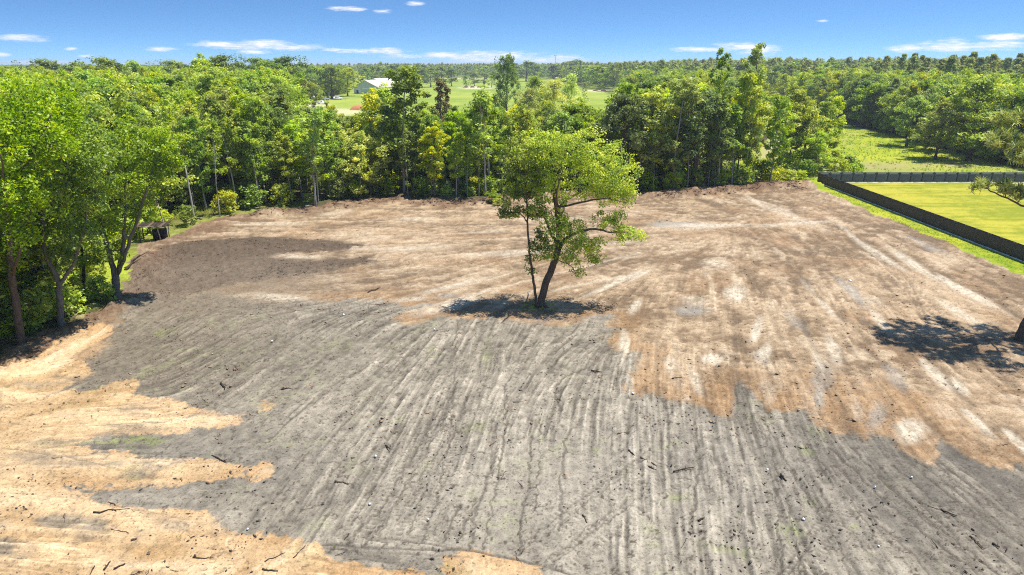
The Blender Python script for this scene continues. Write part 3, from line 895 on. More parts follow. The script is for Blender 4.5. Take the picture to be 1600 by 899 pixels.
for k, cc in ((1, cl), (2, cm), (3, cfl), (4, cp)):
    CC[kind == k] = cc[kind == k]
Z[(kind == 2)] += (ng2[kind == 2] - .5) * .12
Z[(kind == 3)] += (ng2[kind == 3] - .5) * .2
Z[(Y > 700)] = 0
# build the sheets, cut along cell borders
kind2 = kind.reshape(nr, nc)
cell = kind2[:-1, :-1].ravel()
idx = np.arange(nr * nc).reshape(nr, nc)
quads = np.stack([idx[:-1, :-1], idx[:-1, 1:], idx[1:, 1:], idx[1:, :-1]], -1).reshape(-1, 4)
VALL = np.stack([X, Y, Z], -1)
for k, nm, mt, lb in ((0, 'graded_soil', 'soil', 'graded bare soil of the cleared lot, grey topsoil, brown subsoil and orange sand'),
                      (1, 'lawn', 'turf', 'yellow-green mown lawn inside the dark fence'),
                      (2, 'meadow', 'turf', 'rough green and straw-coloured meadow beyond and beside the fence'),
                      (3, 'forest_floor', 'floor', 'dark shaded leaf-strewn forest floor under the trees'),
                      (4, 'pasture', 'turf', 'open light green pasture beyond the belt of trees')):
    q = quads[cell == k]
    if not len(q): continue
    used, inv = np.unique(q.ravel(), return_inverse=True)
    me = new_mesh(nm, VALL[used], [inv.reshape(-1, 4)], M[mt], point_color={'soil': CC[used]}, smooth=True)
    tag(obj(nm, me), label=lb, kind='structure')
del CC, VALL, quads, idx


def gz_(x, y):
    return float(ridge_h(np.array([float(x)]), np.array([float(y)]))[0])


# ================================================================== PLANT BUILDERS
def leaf_quads(C, n_per, rad, size, rng, up=.80, flat=.75, long=1.0, hang=0.0):
    """C: tuft centres (m,3). kite leaves scattered through each tuft"""
    m = len(C)
    n_per = np.broadcast_to(np.asarray(n_per, dtype=int), (m,))
    ci = np.repeat(np.arange(m), n_per)
    n = len(ci)
    d = rng.normal(size=(n, 3)); d /= np.linalg.norm(d, axis=1)[:, None]
    r = (rng.random(n) ** .45)[:, None]
    rad = np.broadcast_to(np.asarray(rad, dtype=float), (m,))[ci][:, None]
    off = d * r * rad * np.array([1, 1, flat])
    P = C[ci] + off
    P[:, 2] -= hang * rng.random(n) ** 2
    nrm = rng.normal(size=(n, 3)) * .7 + d * .45 + np.array([0, 0, up])
    nrm /= np.linalg.norm(nrm, axis=1)[:, None]
    a = np.cross(nrm, rng.normal(size=(n, 3))); a /= np.linalg.norm(a, axis=1)[:, None] + 1e-9
    b = np.cross(nrm, a)
    s = size * (0.6 + .8 * rng.random(n))[:, None] * .5
    L = s * long
    V = np.stack([P - a * L, P + b * s * .62 + nrm * s * .18, P + a * L, P - b * s * .62 + nrm * s * .18], 1).reshape(-1, 3)
    F = np.arange(n * 4).reshape(-1, 4)
    cl_ = rng.random(m)[ci]
    return V, F, rng.random(n), cl_


def needle_tufts(C, rad, rng, n_per=26, w=.02):
    m = len(C); ci = np.repeat(np.arange(m), n_per); n = len(ci)
    d = rng.normal(size=(n, 3)) + np.array([0, 0, .5]); d /= np.linalg.norm(d, axis=1)[:, None]
    P = C[ci] + rng.normal(size=(n, 3)) * rad * .25
    L = rad * (.7 + .6 * rng.random(n))[:, None]
    a = np.cross(d, rng.normal(size=(n, 3))); a /= np.linalg.norm(a, axis=1)[:, None]
    V = np.stack([P - a * w, P + a * w, P + d * L + a * w * .4, P + d * L - a * w * .4], 1).reshape(-1, 3)
    return V, np.arange(n * 4).reshape(-1, 4), rng.random(n), rng.random(m)[ci]


def crown_mesh(name, parts, mat):
    Vs, Fs, A, B = [], [], [], []
    o = 0
    for V, F, a, b in parts:
        Vs.append(V); Fs.append(F + o); o += len(V); A.append(a); B.append(b)
    return new_mesh(name, np.concatenate(Vs), [np.concatenate(Fs)], mat, face_attr={'leaf': np.concatenate(A), 'clump': np.concatenate(B)})


def smooth_path(P, n=14, wob=0.0, rng=None):
    P = np.asarray(P, dtype=float)
    t = np.linspace(0, 1, len(P))
    tt = np.linspace(0, 1, n)
    Q = np.stack([np.interp(tt, t, P[:, i]) for i in range(3)], -1)
    for _ in range(2):
        Q[1:-1] = (Q[:-2] + 2 * Q[1:-1] + Q[2:]) / 4
    if wob and rng is not None:
        w = rng.normal(size=Q.shape) * wob; w[0] = 0
        Q += w
    return Q


def std_tree(rng, H, clear, spread, r0, nl, leaves, lsize, shape='oval', crad=.9, mat='leaf_green', bk='bark_grey', lean=0.0, wob=.25, subs=5, elev=(10, 60), name='tree', flat=.75, fill=1.0):
    """returns (trunk mesh, crown mesh)"""
    mb = MB()
    la = rng.random() * 2 * pi
    tz = np.linspace(0, 1, 12)
    drift = np.cumsum(rng.normal(size=(12, 2)) * wob * .35, axis=0); drift -= drift[0]
    drift = drift * tz[:, None] ** .7
    TP = np.stack([drift[:, 0] + cos(la) * lean * tz ** 1.4, drift[:, 1] + sin(la) * lean * tz ** 1.4, tz * H * .93], -1)
    TP[0, 2] = -.25
    R = r0 * (1 - tz * .9) ** .8; R[0] *= 1.45
    mb.tube(TP, R, 7)
    cents = []
    for i in range(nl):
        t = clear + (1 - clear) * ((i + .4) / nl)
        o = np.array([np.interp(t, tz, TP[:, k]) for k in range(3)])
        u = (t - clear) / (1 - clear)
        if shape == 'oval': w = math.sin(pi * min(1, .22 + u * .80)) ** .8
        elif shape == 'column': w = .55 + .45 * math.sin(pi * u)
        elif shape == 'cone': w = 1.05 - u * .85
        elif shape == 'flat': w = .55 + .5 * u if u < .7 else 1.0 - (u - .7) * 1.2
        else: w = 1
        L = spread * w * (.72 + .45 * rng.random())
        az_ = i * 2.399 + rng.normal() * .35
        e = radians(elev[0] + (elev[1] - elev[0]) * u + rng.normal() * 7)
        dirh = np.array([cos(az_), sin(az_), 0])
        ss = np.linspace(0, 1, 6)[:, None]
        side = np.array([-sin(az_), cos(az_), 0]) * rng.normal() * .18
        LP = o + L * (ss * dirh * cos(e) + ss * np.array([0, 0, sin(e)]) + ss ** 2 * (np.array([0, 0, .16]) + side))
        LP[1:] += rng.normal(size=(5, 3)) * L * .03
        lr = max(.02, r0 * (1 - t * .85) * .42)
        mb.tube(LP, lr * (1 - ss[:, 0] * .85), 4, cap=False)
        cents.append(LP[-1])
        for j in range(subs):
            s = .3 + .65 * (j + rng.random()) / subs
            p = np.array([np.interp(s, ss[:, 0], LP[:, k]) for k in range(3)])
            dv = rng.normal(size=3) * .8 + dirh * .7 + np.array([0, 0, .35]); dv /= np.linalg.norm(dv)
            sl = L * .38 * (.6 + .6 * rng.random())
            q = p + dv * sl
            mb.tube(np.array([p, (p + q) / 2 + rng.normal(size=3) * .05, q]), [lr * .35, lr * .25, lr * .1], 3, cap=False)
            cents.append(q)
            if rng.random() < .7: cents.append((p * .45 + q * .55) + rng.normal(size=3) * .25)
    top = TP[-1].copy()
    for k in range(3): cents.append(top + rng.normal(size=3) * np.array([.5, .5, .6]))
    Cc = np.array(cents)
    Cc = Cc[rng.random(len(Cc)) < fill]
    n = max(6, int(leaves / len(Cc)))
    n_per = np.maximum(4, (n * (.4 + 1.2 * rng.random(len(Cc)))).astype(int))
    parts = [leaf_quads(Cc, n_per, crad * (.65 + .7 * rng.random(len(Cc))), lsize, rng, flat=flat)]
    return mb.mesh(name + '_trunk', M[bk], smooth=True), crown_mesh(name + '_crown', parts, M[mat])


def hand_tree(rng, limbs, clouds, leaves, lsize, mat, bk, name, crad=.8, twig_r=.03, needles=False, hang=0.0):
    """limbs: list of (points, r0, r1); clouds: list of (centre, radii, tufts). A twig joins each tuft to its nearest limb."""
    mb = MB(); ends = []
    for P, r0, r1 in limbs:
        n = max(6, len(P) * 4)
        Q = smooth_path(P, n, 0.03, rng)
        R = np.linspace(1, 0, n) ** .8 * (r0 - r1) + r1
        mb.tube(Q, R, 8 if r0 > .1 else 5)
        ends.append(Q[n // 4:])
    E = np.concatenate(ends)
    cs = []; w = []
    for c, r, m in clouds:
        d = rng.normal(size=(m, 3)); d /= np.linalg.norm(d, axis=1)[:, None]
        cs.append(np.asarray(c) + d * (rng.random(m) ** .40)[:, None] * np.asarray(r))
    Cc = np.concatenate(cs)
    # each tuft hangs on the nearest wood grown so far, so twigs branch from limbs and from one another
    d0 = np.array([np.min(np.linalg.norm(E - c, axis=1)) for c in Cc])
    for c in Cc[np.argsort(d0)]:
        v = c - E
        dist = np.linalg.norm(v, axis=1) + .35 * np.clip(-v[:, 2], 0, None) + rng.random(len(E)) * .25
        dist[np.linalg.norm(v, axis=1) < .25] += 3
        p = E[np.argmin(dist)]
        L = np.linalg.norm(c - p)
        q1 = p * .66 + c * .34 + rng.normal(size=3) * .10 * L; q2 = p * .3 + c * .7 + rng.normal(size=3) * .10 * L
        mb.tube(np.array([p, q1, q2, c]), [twig_r * (.7 + L * .2), twig_r * (.55 + L * .1), twig_r * .45, twig_r * .2], 3, cap=False)
        E = np.vstack([E, q1, q2, c])
    n = max(5, int(leaves / len(Cc)))
    n_per = np.maximum(4, (n * (.35 + 1.3 * rng.random(len(Cc)))).astype(int))
    if needles:
        part = needle_tufts(Cc, crad, rng, n, .032)
    else:
        part = leaf_quads(Cc, n_per, crad * (.6 + .75 * rng.random(len(Cc))), lsize, rng, hang=hang)
    return mb.mesh(name + '_trunk', M[bk], smooth=True), crown_mesh(name + '_crown', [part], M[mat])


def place(name, meshes, loc, rz, sc, label, cat, group=None, parts=('trunk', 'crown')):
    e = empty(name, loc, rz, sc)
    for pn, me in zip(parts, meshes):
        obj(pn, me, e)
    tag(e, label, cat, group)
    return e


def hand_place(name, limbs, clouds, rng, base, label, **kw):
    """geometry measured in place; stored relative to the base point"""
    base = np.array([base[0], base[1], gz_(base[0], base[1])])
    L2 = [([np.asarray(p) - base for p in P], a, b) for P, a, b in limbs]
    C2 = [(np.asarray(c) - base, r, m) for c, r, m in clouds]
    ms = hand_tree(rng, L2, C2, name=name, **kw)
    return place(name, ms, tuple(base), 0, 1, label, 'tree')


# ------------------------------------------------------------------ the lone tree in the clearing
rg = np.random.default_rng(11)
b0 = at(845, 479); Yc = b0[1]
A = lambda px, py, dy=0: aty(px, py, Yc + dy)
root = b0 + np.array([0, 0, -.2])
limbs = [([root, A(848, 458), A(858, 430), A(868, 405), A(873, 385)], .34, .25),
         ([root + np.array([0, 0, .55]), root + np.array([.5, -.3, .22]), root + np.array([1.0, -.5, .05])], .16, .04), ([root + np.array([0, 0, .55]), root + np.array([-.45, -.4, .22]), root + np.array([-.8, -.8, .05])], .16, .04),
         ([root + np.array([0, 0, .5]), root + np.array([-.5, .3, .2]), root + np.array([-1.0, .4, .05])], .14, .04),
         ([A(873, 387), A(874, 360), A(869, 320), A(866, 290), A(866, 265, .3), A(862, 245, .5), A(858, 222, .6)], .26, .06),
         ([A(867, 285), A(876, 262, -.4), A(884, 240, -.8), A(890, 218, -1)], .13, .04),
         ([A(867, 300), A(858, 280, .4), A(850, 258, .9), A(846, 240, 1.2)], .10, .03),
         ([A(873, 390), A(884, 372, -.3), A(905, 362, -.8), A(930, 357, -1.2), A(955, 364, -1.5), A(980, 362, -1.7)], .15, .04),
         ([A(871, 382), A(862, 368, .2), A(855, 350, .4), A(846, 330, .6), A(838, 310, .8)], .14, .04),
         ([A(869, 330), A(885, 312, .6), A(910, 298, 1.2), A(940, 285, 1.8), A(965, 270, 2.2)], .12, .03),
         ([A(869, 325), A(895, 320, -.8), A(925, 312, -1.6), A(955, 310, -2.4), A(978, 318, -2.6)], .10, .03),
         ([A(870, 350), A(880, 330, 1.5), A(892, 300, 3), A(900, 270, 4)], .10, .03),
         ([A(870, 350), A(868, 325, -1.6), A(872, 290, -3.2), A(880, 262, -4)], .10, .03),
         ([A(868, 405), A(885, 412, -.4), A(895, 418, -.7), A(900, 432, -.8)], .05, .02)]
clouds = [(A(905, 240), (3.6, 3.7, 2.0), 92), (A(955, 272), (2.4, 3.3, 1.7), 52), (A(860, 235), (2.4, 2.6, 1.6), 56),
          (A(900, 285), (3.4, 3.4, 1.6), 60), (A(960, 305), (1.9, 2.0, 1.2), 44), (A(838, 268), (1.8, 2.2, 1.4), 28),
          (A(845, 330), (1.5, 1.8, 1.3), 22), (A(865, 350), (1.7, 1.7, 1.2), 26), (A(892, 360), (1.9, 2.2, 1.1), 36), (A(885, 392), (2.1, 2.1, 1.1), 42),
          (A(915, 378), (1.6, 1.7, .9), 26), (A(945, 348), (1.5, 1.5, .9), 22), (A(962, 338), (.9, .9, .8), 10), (A(984, 368), (1.3, 1.2, .8), 26), (A(850, 392), (1.1, 1.1, .9), 12), (A(905, 425), (.7, .6, .5), 4), (A(835, 230), (2.0, 2.4, 1.6), 34), (A(815, 280, 1), (1.6, 2.0, 1.6), 26), (A(868, 300), (1.8, 2.2, 1.8), 24), (A(940, 250), (2.6, 2.8, 1.6), 40), (A(930, 395), (1.2, 1.0, .7), 10),
          (A(880, 215), (2.2, 2.2, .9), 26), (A(925, 405), (.9, .8, .5), 6), (A(978, 290), (1.0, 1.4, 1.2), 18)]
hand_place('leaning_tree', limbs, clouds, rg, b0, 'broad leafy tree with a leaning trunk standing alone in the middle of the bare clearing',
           leaves=30000, lsize=.185, mat='leaf_lone', bk='bark_brown', crad=.56, twig_r=.028)
# its slim companion
b1 = at(838, 480); Yc = b1[1]
limbs = [([b1 + np.array([0, 0, -.2]), A(836, 455), A(832, 430), A(828, 400), A(825, 370), A(824, 340), A(823, 310), A(820, 285), A(818, 262)], .13, .04),
         ([A(825, 348), A(815, 336, -.3), A(806, 330, -.4), A(796, 333, -.6)], .06, .02),
         ([A(824, 340), A(834, 326, .3), A(842, 312, .5)], .05, .02),
         ([A(822, 312), A(812, 300, .2), A(803, 293, .3), A(799, 284, .3)], .05, .018),
         ([A(822, 318), A(816, 298, -.3), A(812, 282, -.5)], .05, .018),
         ([A(821, 290), A(830, 272, .4), A(836, 256, .5)], .05, .018)]
clouds = [(A(812, 240), (1.7, 1.7, 1.4), 34), (A(825, 270), (1.7, 1.6, 1.2), 26), (A(800, 325), (1.2, 1.1, .8), 18), (A(830, 330), (1.2, 1.1, .9), 16),
          (A(800, 262), (1.0, 1.0, 1.0), 12), (A(842, 372), (.9, .8, .9), 9), (A(848, 388), (.7, .6, .5), 5), (A(828, 400), (.5, .4, 1.6), 9), (A(790, 332), (.6, .6, .5), 6)]
clouds += [(A(800, 300), (1.3, 1.3, 1.0), 16), (A(835, 305), (1.2, 1.3, 1.4), 16)]
hand_place('slim_tree', limbs, clouds, rg, b1, 'slim thin-stemmed tree rising right beside the leaning tree in the clearing',
           leaves=8000, lsize=.19, mat='leaf_lone', bk='bark_brown', crad=.5, twig_r=.018)

# ------------------------------------------------------------------ the pine at the right edge
b2 = at(1592, 531); Yc = b2[1]
bx, by = b2[0], b2[1]
P3 = lambda x, y_, z: np.array([bx + x, by + y_, z])
limbs = [([P3(0, 0, -.3), P3(.25, 0, 1.2), P3(.9, 0, 3.4), P3(1.6, .2, 6.5), P3(2.0, .2, 10), P3(2.0, .1, 13.5), P3(1.9, 0, 17.5)], .42, .07)]
tips = [(-5.6, -.2, 11.9), (-3.3, -1.0, 14.2), (-3.6, 1.2, 15.0), (-2.4, -2.6, 13.2), (-2.6, 2.0, 16.2), (-1.6, -.5, 17.4), (1.0, -4.4, 13.5), (1.5, 4.4, 13.2),
        (5.6, 0, 13.5), (5.2, 2.4, 15), (5.0, -2.6, 14.6), (4.2, .5, 17), (1.6, -2.6, 17), (1.4, 2.6, 17.2), (-1.6, -3.0, 15.8), (-1.8, 3.4, 14.6), (6.2, 1.0, 11.2)]
clouds = []
for i, (x, y_, z) in enumerate(tips):
    z0 = z - 2.4 + (.4 if i % 2 else 0)
    if i == 0:
        P = [P3(2.0, .2, 9.0), P3(.2, .1, 9.8), P3(-1.5, 0, 10.1), P3(-3.4, -.1, 10.9), P3(-5.0, -.2, 11.6), P3(-5.9, -.3, 11.9)]
        limbs.append((P, .10, .025))
        limbs.append(([P3(-3.4, -.1, 10.9), P3(-3.6, .3, 11.6), P3(-4.0, .4, 12.1)], .035, .015))
        limbs.append(([P3(-2.6, -.1, 10.6), P3(-2.6, -.3, 11.2), P3(-2.9, -.3, 11.7)], .035, .015))
        clouds += [(P3(-5.6, -.2, 11.9), (.9, .5, .35), 8), (P3(-3.5, .2, 11.7), (.8, .6, .55), 14), (P3(-2.7, -.2, 11.3), (.7, .5, .5), 9), (P3(-.8, 0, 10.6), (.5, .5, .4), 5)]
        continue
    P = [P3(1.9, .1, z0), P3(x * .35 + 1.2, y_ * .35, z0 + .5), P3(x * .7 + .5, y_ * .7, z0 + 1.3), P3(x, y_, z)]
    limbs.append((P, .10, .03))
    clouds.append((P3(x, y_, z), (1.5, 1.3, .7), 26))
    clouds.append((P3(x * .6 + .7, y_ * .6, z - .5), (1.2, 1.2, .6), 14))
hand_place('pine_tree', limbs, clouds, rg, b2, 'pine with dark leaning trunk at the right edge and one long bare branch of needles',
           leaves=30000, lsize=.2, mat='leaf_pine', bk='bark_brown', crad=.38, twig_r=.02, needles=True)


# ------------------------------------------------------------------ big trees on the left edge of the clearing
def left_tree(name, base_px, limbs_px, clouds_px, label, leaves, mat, bk='bark_grey', crad=.75, lsize=.22):
    b = at(*base_px)
    Yb = b[1]
    f = lambda p: aty(p[0], p[1], Yb + (p[2] if len(p) > 2 else 0))
    L = []
    for i, (pts, r0, r1) in enumerate(limbs_px):
        Q = [f(p) for p in pts]
        if i == 0: Q = [b + np.array([0, 0, -.3])] + Q
        L.append((Q, r0, r1))
    Cc = [(f(c), r, m) for c, r, m in clouds_px]
    return hand_place(name, L, Cc, rg, b, label, leaves=leaves, lsize=lsize, mat=mat, bk=bk, crad=crad, twig_r=.03)


left_tree('broadleaf_tree', (31, 541), [([(30, 515), (26, 480), (18, 440), (16, 400), (14, 360), (20, 310, 1), (30, 250, 1.5), (36, 200, 2), (40, 160, 2)], .30, .07),
                                         ([(18, 430), (26, 410, -1), (38, 370, -1.8), (48, 330, -2.4)], .12, .04),
                                         ([(14, 380), (0, 340, 1), (-20, 290, 2), (-40, 240, 3)], .14, .04),
                                         ([(22, 300, 1), (40, 260, -1), (62, 215, -2), (80, 180, -2)], .13, .04),
                                         ([(16, 370), (10, 330, -2), (5, 280, -4), (2, 240, -5)], .12, .04)],
          [((35, 165, 1), (3.4, 3.6, 1.8), 90), ((-25, 200, 2), (3.6, 3.4, 2.4), 80), ((75, 205, -1), (2.6, 2.8, 1.8), 60), ((10, 270, -2), (3.2, 3.0, 2.2), 60),
           ((35, 320, -1.5), (2.0, 2.0, 1.5), 34), ((-30, 320, 0), (3.0, 3.0, 2.4), 50), ((45, 370, -2), (1.2, 1.2, 1.0), 16), ((0, 400, 0), (1.4, 1.6, 1.0), 14)],
          'tall leafy tree with brownish trunk at the far left edge, nearest of the left row', 24000, 'leaf_green', 'bark_brown')
left_tree('broadleaf_tree', (94, 512), [([(94, 490), (93, 455), (92, 440)], .27, .20),
                                         ([(92, 442), (82, 420), (72, 400), (68, 370), (66, 320, 1), (74, 260, 1), (84, 200, 1)], .20, .05),
                                         ([(93, 445), (104, 430), (116, 410), (124, 385, -.5), (134, 350, -1), (140, 310, -1)], .16, .04),
                                         ([(70, 385), (50, 360, 1), (42, 320, 1.4), (48, 290, 2)], .09, .03),
                                         ([(66, 330, 1), (90, 290, -1), (110, 250, -2), (120, 210, -2)], .12, .04)],
          [((95, 175, 1), (3.2, 3.4, 2.2), 90), ((125, 235, -1), (2.8, 2.8, 2.2), 66), ((70, 255, 1), (2.6, 2.8, 2.2), 50), ((120, 300, -1), (2.2, 2.4, 1.8), 44),
           ((70, 350, 1), (2.0, 2.0, 1.6), 34), ((130, 365, -.5), (1.5, 1.5, 1.2), 22), ((92, 395, 0), (1.3, 1.3, .8), 12)],
          'leafy tree with a forked grey trunk, second of the left row from the photo edge', 20000, 'leaf_green')
left_tree('broadleaf_tree', (181, 467), [([(181, 450), (180, 430)], .38, .30),
                                          ([(179, 432), (172, 400), (165, 375), (158, 350), (152, 320), (148, 290), (146, 265, 1)], .24, .05),
                                          ([(182, 432), (190, 400), (193, 375), (195, 345), (196, 310, 1), (195, 280, 1)], .20, .04),
                                          ([(184, 428), (194, 405, -.5), (205, 370, -1), (216, 340, -1), (228, 300, -1.3), (238, 268, -1.5), (246, 238, -1.5)], .17, .04),
                                          ([(190, 400), (200, 360, .8), (212, 335, 1.3), (222, 322, 1.6)], .08, .03),
                                          ([(166, 378), (150, 350, 1), (138, 320, 1.5), (130, 290, 2)], .10, .03)],
          [((243, 222, -1), (2.4, 2.6, 1.2), 56), ((205, 205, 0), (1.8, 2.0, 1.2), 26), ((262, 250, -1), (1.2, 1.4, .8), 16), ((190, 250, 0), (2.8, 3.0, 1.6), 52), ((155, 230, 1), (2.4, 2.6, 1.9), 50), ((215, 285, -1), (2.6, 2.4, 1.6), 44),
           ((150, 300, 1), (2.2, 2.2, 1.9), 34), ((180, 350, 0), (2.2, 2.0, 1.8), 30), ((255, 262, -1), (1.6, 1.6, 1.2), 22), ((168, 395, -.5), (1.4, 1.4, 1.2), 16), ((225, 330, 0), (1.6, 1.6, 1.0), 12)],
          'tree with pale grey trunk forked into several stems at the left rim of the clearing', 17000, 'leaf_green', crad=.6)
left_tree('slim_tree', (131, 462), [([(131, 440), (128, 400), (125, 360), (122, 320), (120, 270)], .16, .04)],
          [((122, 270), (2.0, 2.0, 2.2), 40), ((128, 340), (1.8, 1.8, 1.8), 26), ((130, 400), (1.4, 1.4, 1.2), 14)],
          'thin dark-stemmed tree between the two forked trees on the left', 6000, 'leaf_deep', 'wood_dark', lsize=.24)
left_tree('slim_tree', (72, 500), [([(72, 470), (70, 430), (66, 380), (60, 320)], .14, .04)],
          [((64, 330), (2.0, 2.0, 2.4), 34), ((70, 420), (1.6, 1.6, 1.5), 18)],
          'thin pale-stemmed tree just left of the forked grey trunk', 4500, 'leaf_green', 'bark_pale', lsize=.24)

# ------------------------------------------------------------------ kinds of wild trees (shared meshes)
r_ = lambda s: np.random.default_rng(s)
K = {}
K['slender_bright'] = [std_tree(r_(21), 14, .27, 2.5, .15, 20, 7600, .31, 'column', .50, 'leaf_bright', 'bark_grey', .4, elev=(15, 60), name='slender', fill=.8, subs=7),
                       std_tree(r_(22), 14, .30, 2.3, .13, 17, 6400, .30, 'oval', .50, 'leaf_olive', 'bark_pale', .8, elev=(20, 62), name='slender', fill=.8, subs=7)]
K['slender_green'] = [std_tree(r_(23), 14, .22, 2.6, .15, 21, 7600, .31, 'column', .50, 'leaf_green', 'bark_pale', .5, elev=(10, 58), name='slender', fill=.8, subs=7),
                      std_tree(r_(24), 14, .34, 2.2, .12, 15, 5600, .30, 'oval', .50, 'leaf_bright', 'bark_pale', 1.0, elev=(20, 62), name='slender', fill=.75, subs=7)]
K['round_green'] = [std_tree(r_(25), 13, .20, 4.3, .26, 22, 10500, .34, 'oval', .78, 'leaf_green', 'bark_grey', .5, elev=(8, 66), name='round', fill=.9),
                    std_tree(r_(26), 13, .16, 4.5, .28, 24, 10500, .34, 'oval', .80, 'leaf_bright', 'bark_brown', .6, elev=(5, 66), name='round', fill=.85)]
K['dark_oak'] = [std_tree(r_(27), 13, .18, 4.8, .32, 24, 10500, .33, 'oval', .82, 'leaf_deep', 'bark_brown', .5, elev=(5, 62), name='oak', fill=.9)]
K['pale'] = [std_tree(r_(28), 12, .10, 3.6, .15, 24, 7500, .26, 'oval', .75, 'leaf_pale', 'bark_pale', .5, elev=(30, 75), name='airy', fill=.8)]
K['pine'] = [std_tree(r_(29), 22, .40, 2.9, .20, 22, 5600, .36, 'oval', .60, 'leaf_pine', 'bark_brown', .5, elev=(0, 50), name='pine', subs=4, fill=.85)]
K['cypress'] = [std_tree(r_(30), 16, .14, 1.9, .20, 26, 6800, .26, 'cone', .52, 'leaf_rust', 'bark_grey', .3, elev=(5, 45), name='cypress', subs=4, fill=.9)]
K['sparse'] = [std_tree(r_(31), 20, .22, 2.6, .19, 18, 3800, .33, 'column', .55, 'leaf_green', 'bark_grey', 1.0, elev=(30, 65), name='sparse', subs=4, fill=.7)]
K['bare'] = [std_tree(r_(32), 12, .40, 2.0, .085, 11, 1100, .28, 'column', .45, 'leaf_olive', 'bark_pale', .8, elev=(40, 70), name='bare', subs=4, fill=.4)]
K['shrub'] = [std_tree(r_(33), 2.0, .05, 1.2, .04, 12, 1300, .22, 'oval', .38, 'leaf_bright', 'bark_brown', .1, elev=(20, 75), name='shrub', subs=3),
              std_tree(r_(34), 2.4, .05, 1.1, .04, 12, 1300, .24, 'oval', .38, 'leaf_green', 'bark_brown', .1, elev=(30, 80), name='shrub', subs=3)]
K['far_broad'] = [std_tree(r_(41), 15, .22, 4.6, .30, 18, 2000, .72, 'oval', .95, 'leaf_green', 'bark_brown', .3, elev=(5, 66), name='far', subs=3, fill=.9),
                  std_tree(r_(42), 15, .22, 4.4, .30, 16, 2000, .72, 'oval', .95, 'leaf_olive', 'bark_brown', .3, elev=(5, 66), name='far', subs=3, fill=.85),
                  std_tree(r_(43), 15, .20, 5.0, .30, 18, 2000, .72, 'oval', 1.0, 'leaf_deep', 'bark_brown', .3, elev=(5, 60), name='far', subs=3)]
K['far_pine'] = [std_tree(r_(44), 23, .34, 3.4, .22, 18, 1700, .62, 'oval', .85, 'leaf_pine', 'bark_brown', .3, elev=(0, 50), name='farpine', subs=3)]
H0 = {'slender_bright': 14, 'slender_green': 14, 'round_green': 13, 'dark_oak': 13, 'pale': 12, 'pine': 22, 'cypress': 16, 'sparse': 20, 'bare': 12, 'shrub': 2.2, 'far_broad': 15, 'far_pine': 23}
NAME = {'slender_bright': 'slender_tree', 'slender_green': 'slender_tree', 'round_green': 'broadleaf_tree', 'dark_oak': 'oak_tree', 'pale': 'willow_tree', 'pine': 'pine_tree',
        'cypress': 'cypress_tree', 'sparse': 'slender_tree', 'bare': 'bare_tree', 'far_broad': 'broadleaf_tree', 'far_pine': 'pine_tree', 'shrub': 'shrub'}
LOOK = {'slender_bright': 'slender yellow-green tree', 'slender_green': 'slender mid-green tree', 'round_green': 'round-crowned green tree', 'dark_oak': 'dark green spreading oak',
        'pale': 'airy pale green tree', 'pine': 'tall thin-crowned pine', 'cypress': 'narrow rust-tinged tree', 'sparse': 'tall sparse tree', 'bare': 'nearly bare pale tree',
        'far_broad': 'distant broad-crowned tree', 'far_pine': 'distant pine'}

ALL = []      # (kind, variant, x, y, height, zone)


def add_tree(kind, x, y, h, zone, v=None, label=None, rz=None, wid=1.0):
    if v is None: v = int(RNG.integers(len(K[kind])))
    ALL.append(dict(kind=kind, v=v, x=x, y=y, h=h, zone=zone, label=label, rz=RNG.random() * 6.28 if rz is None else rz, w=wid))


def px_tree(kind, px, top_row, Y, label, wid=1.0, v=None, dx=0):
    p = aty(px, top_row, Y)
    add_tree(kind, p[0] + dx, Y, p[2], 'named', v=v, label=label, wid=wid)


# trees that stand out in the photograph
px_tree('sparse', 1190, 68, 121, 'tallest sparse tree rising above the skyline near the right end of the tree belt', 1.0)
px_tree('sparse', 1127, 76, 128, 'tall thin tree with a small tuft top, left of the tallest tree', .8)
px_tree('slender_green', 1182, 118, 119, 'leafy column tree wrapped close under the tallest sparse tree', .9, v=0)
px_tree('slender_green', 1063, 125, 114, 'dark-trunked tree standing slightly forward at the right part of the belt', 1.25, v=0)
px_tree('slender_green', 622, 108, 110, 'tall full tree rising above its neighbours in front of the barn', 1.25, v=0)
px_tree('slender_green', 575, 135, 112, 'upright green tree just left of the tall tree before the barn', 1.1, v=1)
px_tree('slender_green', 604, 126, 118, 'upright tree hiding the right end of the barn roof', 1.1, v=1)
px_tree('cypress', 682, 118, 126, 'narrow rust-tinged tree beside the gap to the pasture', 1.0)
px_tree('cypress', 694, 128, 131, 'smaller of the two narrow rust-tinged trees by the pasture gap', .8)
px_tree('bare', 757, 136, 106.5, 'pale-stemmed thin tree with a round thin top in the middle of the belt', 1.3)
px_tree('slender_bright', 764, 134, 110, 'olive round-topped tree in front of the pasture', 1.25, v=1)
px_tree('dark_oak', 790, 88, 215, 'dark tree with pointed top left of the airy pale willows', .62)
px_tree('pale', 838, 116, 205, 'left airy pale willow at the pasture edge', 1.0)
px_tree('pale', 866, 122, 200, 'right airy pale willow with whitish stems at the pasture edge', 1.2)
px_tree('pale', 893, 112, 216, 'rear airy pale willow overlooking the pasture', .9)
px_tree('pale', 826, 135, 190, 'low bushy pale willow at the foot of the taller ones', 1.3)
px_tree('pine', 914, 127, 346, 'small lone pine standing in the pasture', .8)
px_tree('bare', 478, 160, 100, 'pale bare forked tree standing at the front of the belt', 1.35)
px_tree('bare', 486, 225, 99, 'thin pale leaning tree at the front of the belt', .8)
px_tree('bare', 322, 180, 92, 'pale thin bare trunk tree right of the shelter', 1.0)
px_tree('bare', 392, 205, 98, 'pale thin tree by the yellowish bushes at the back left corner', .8)
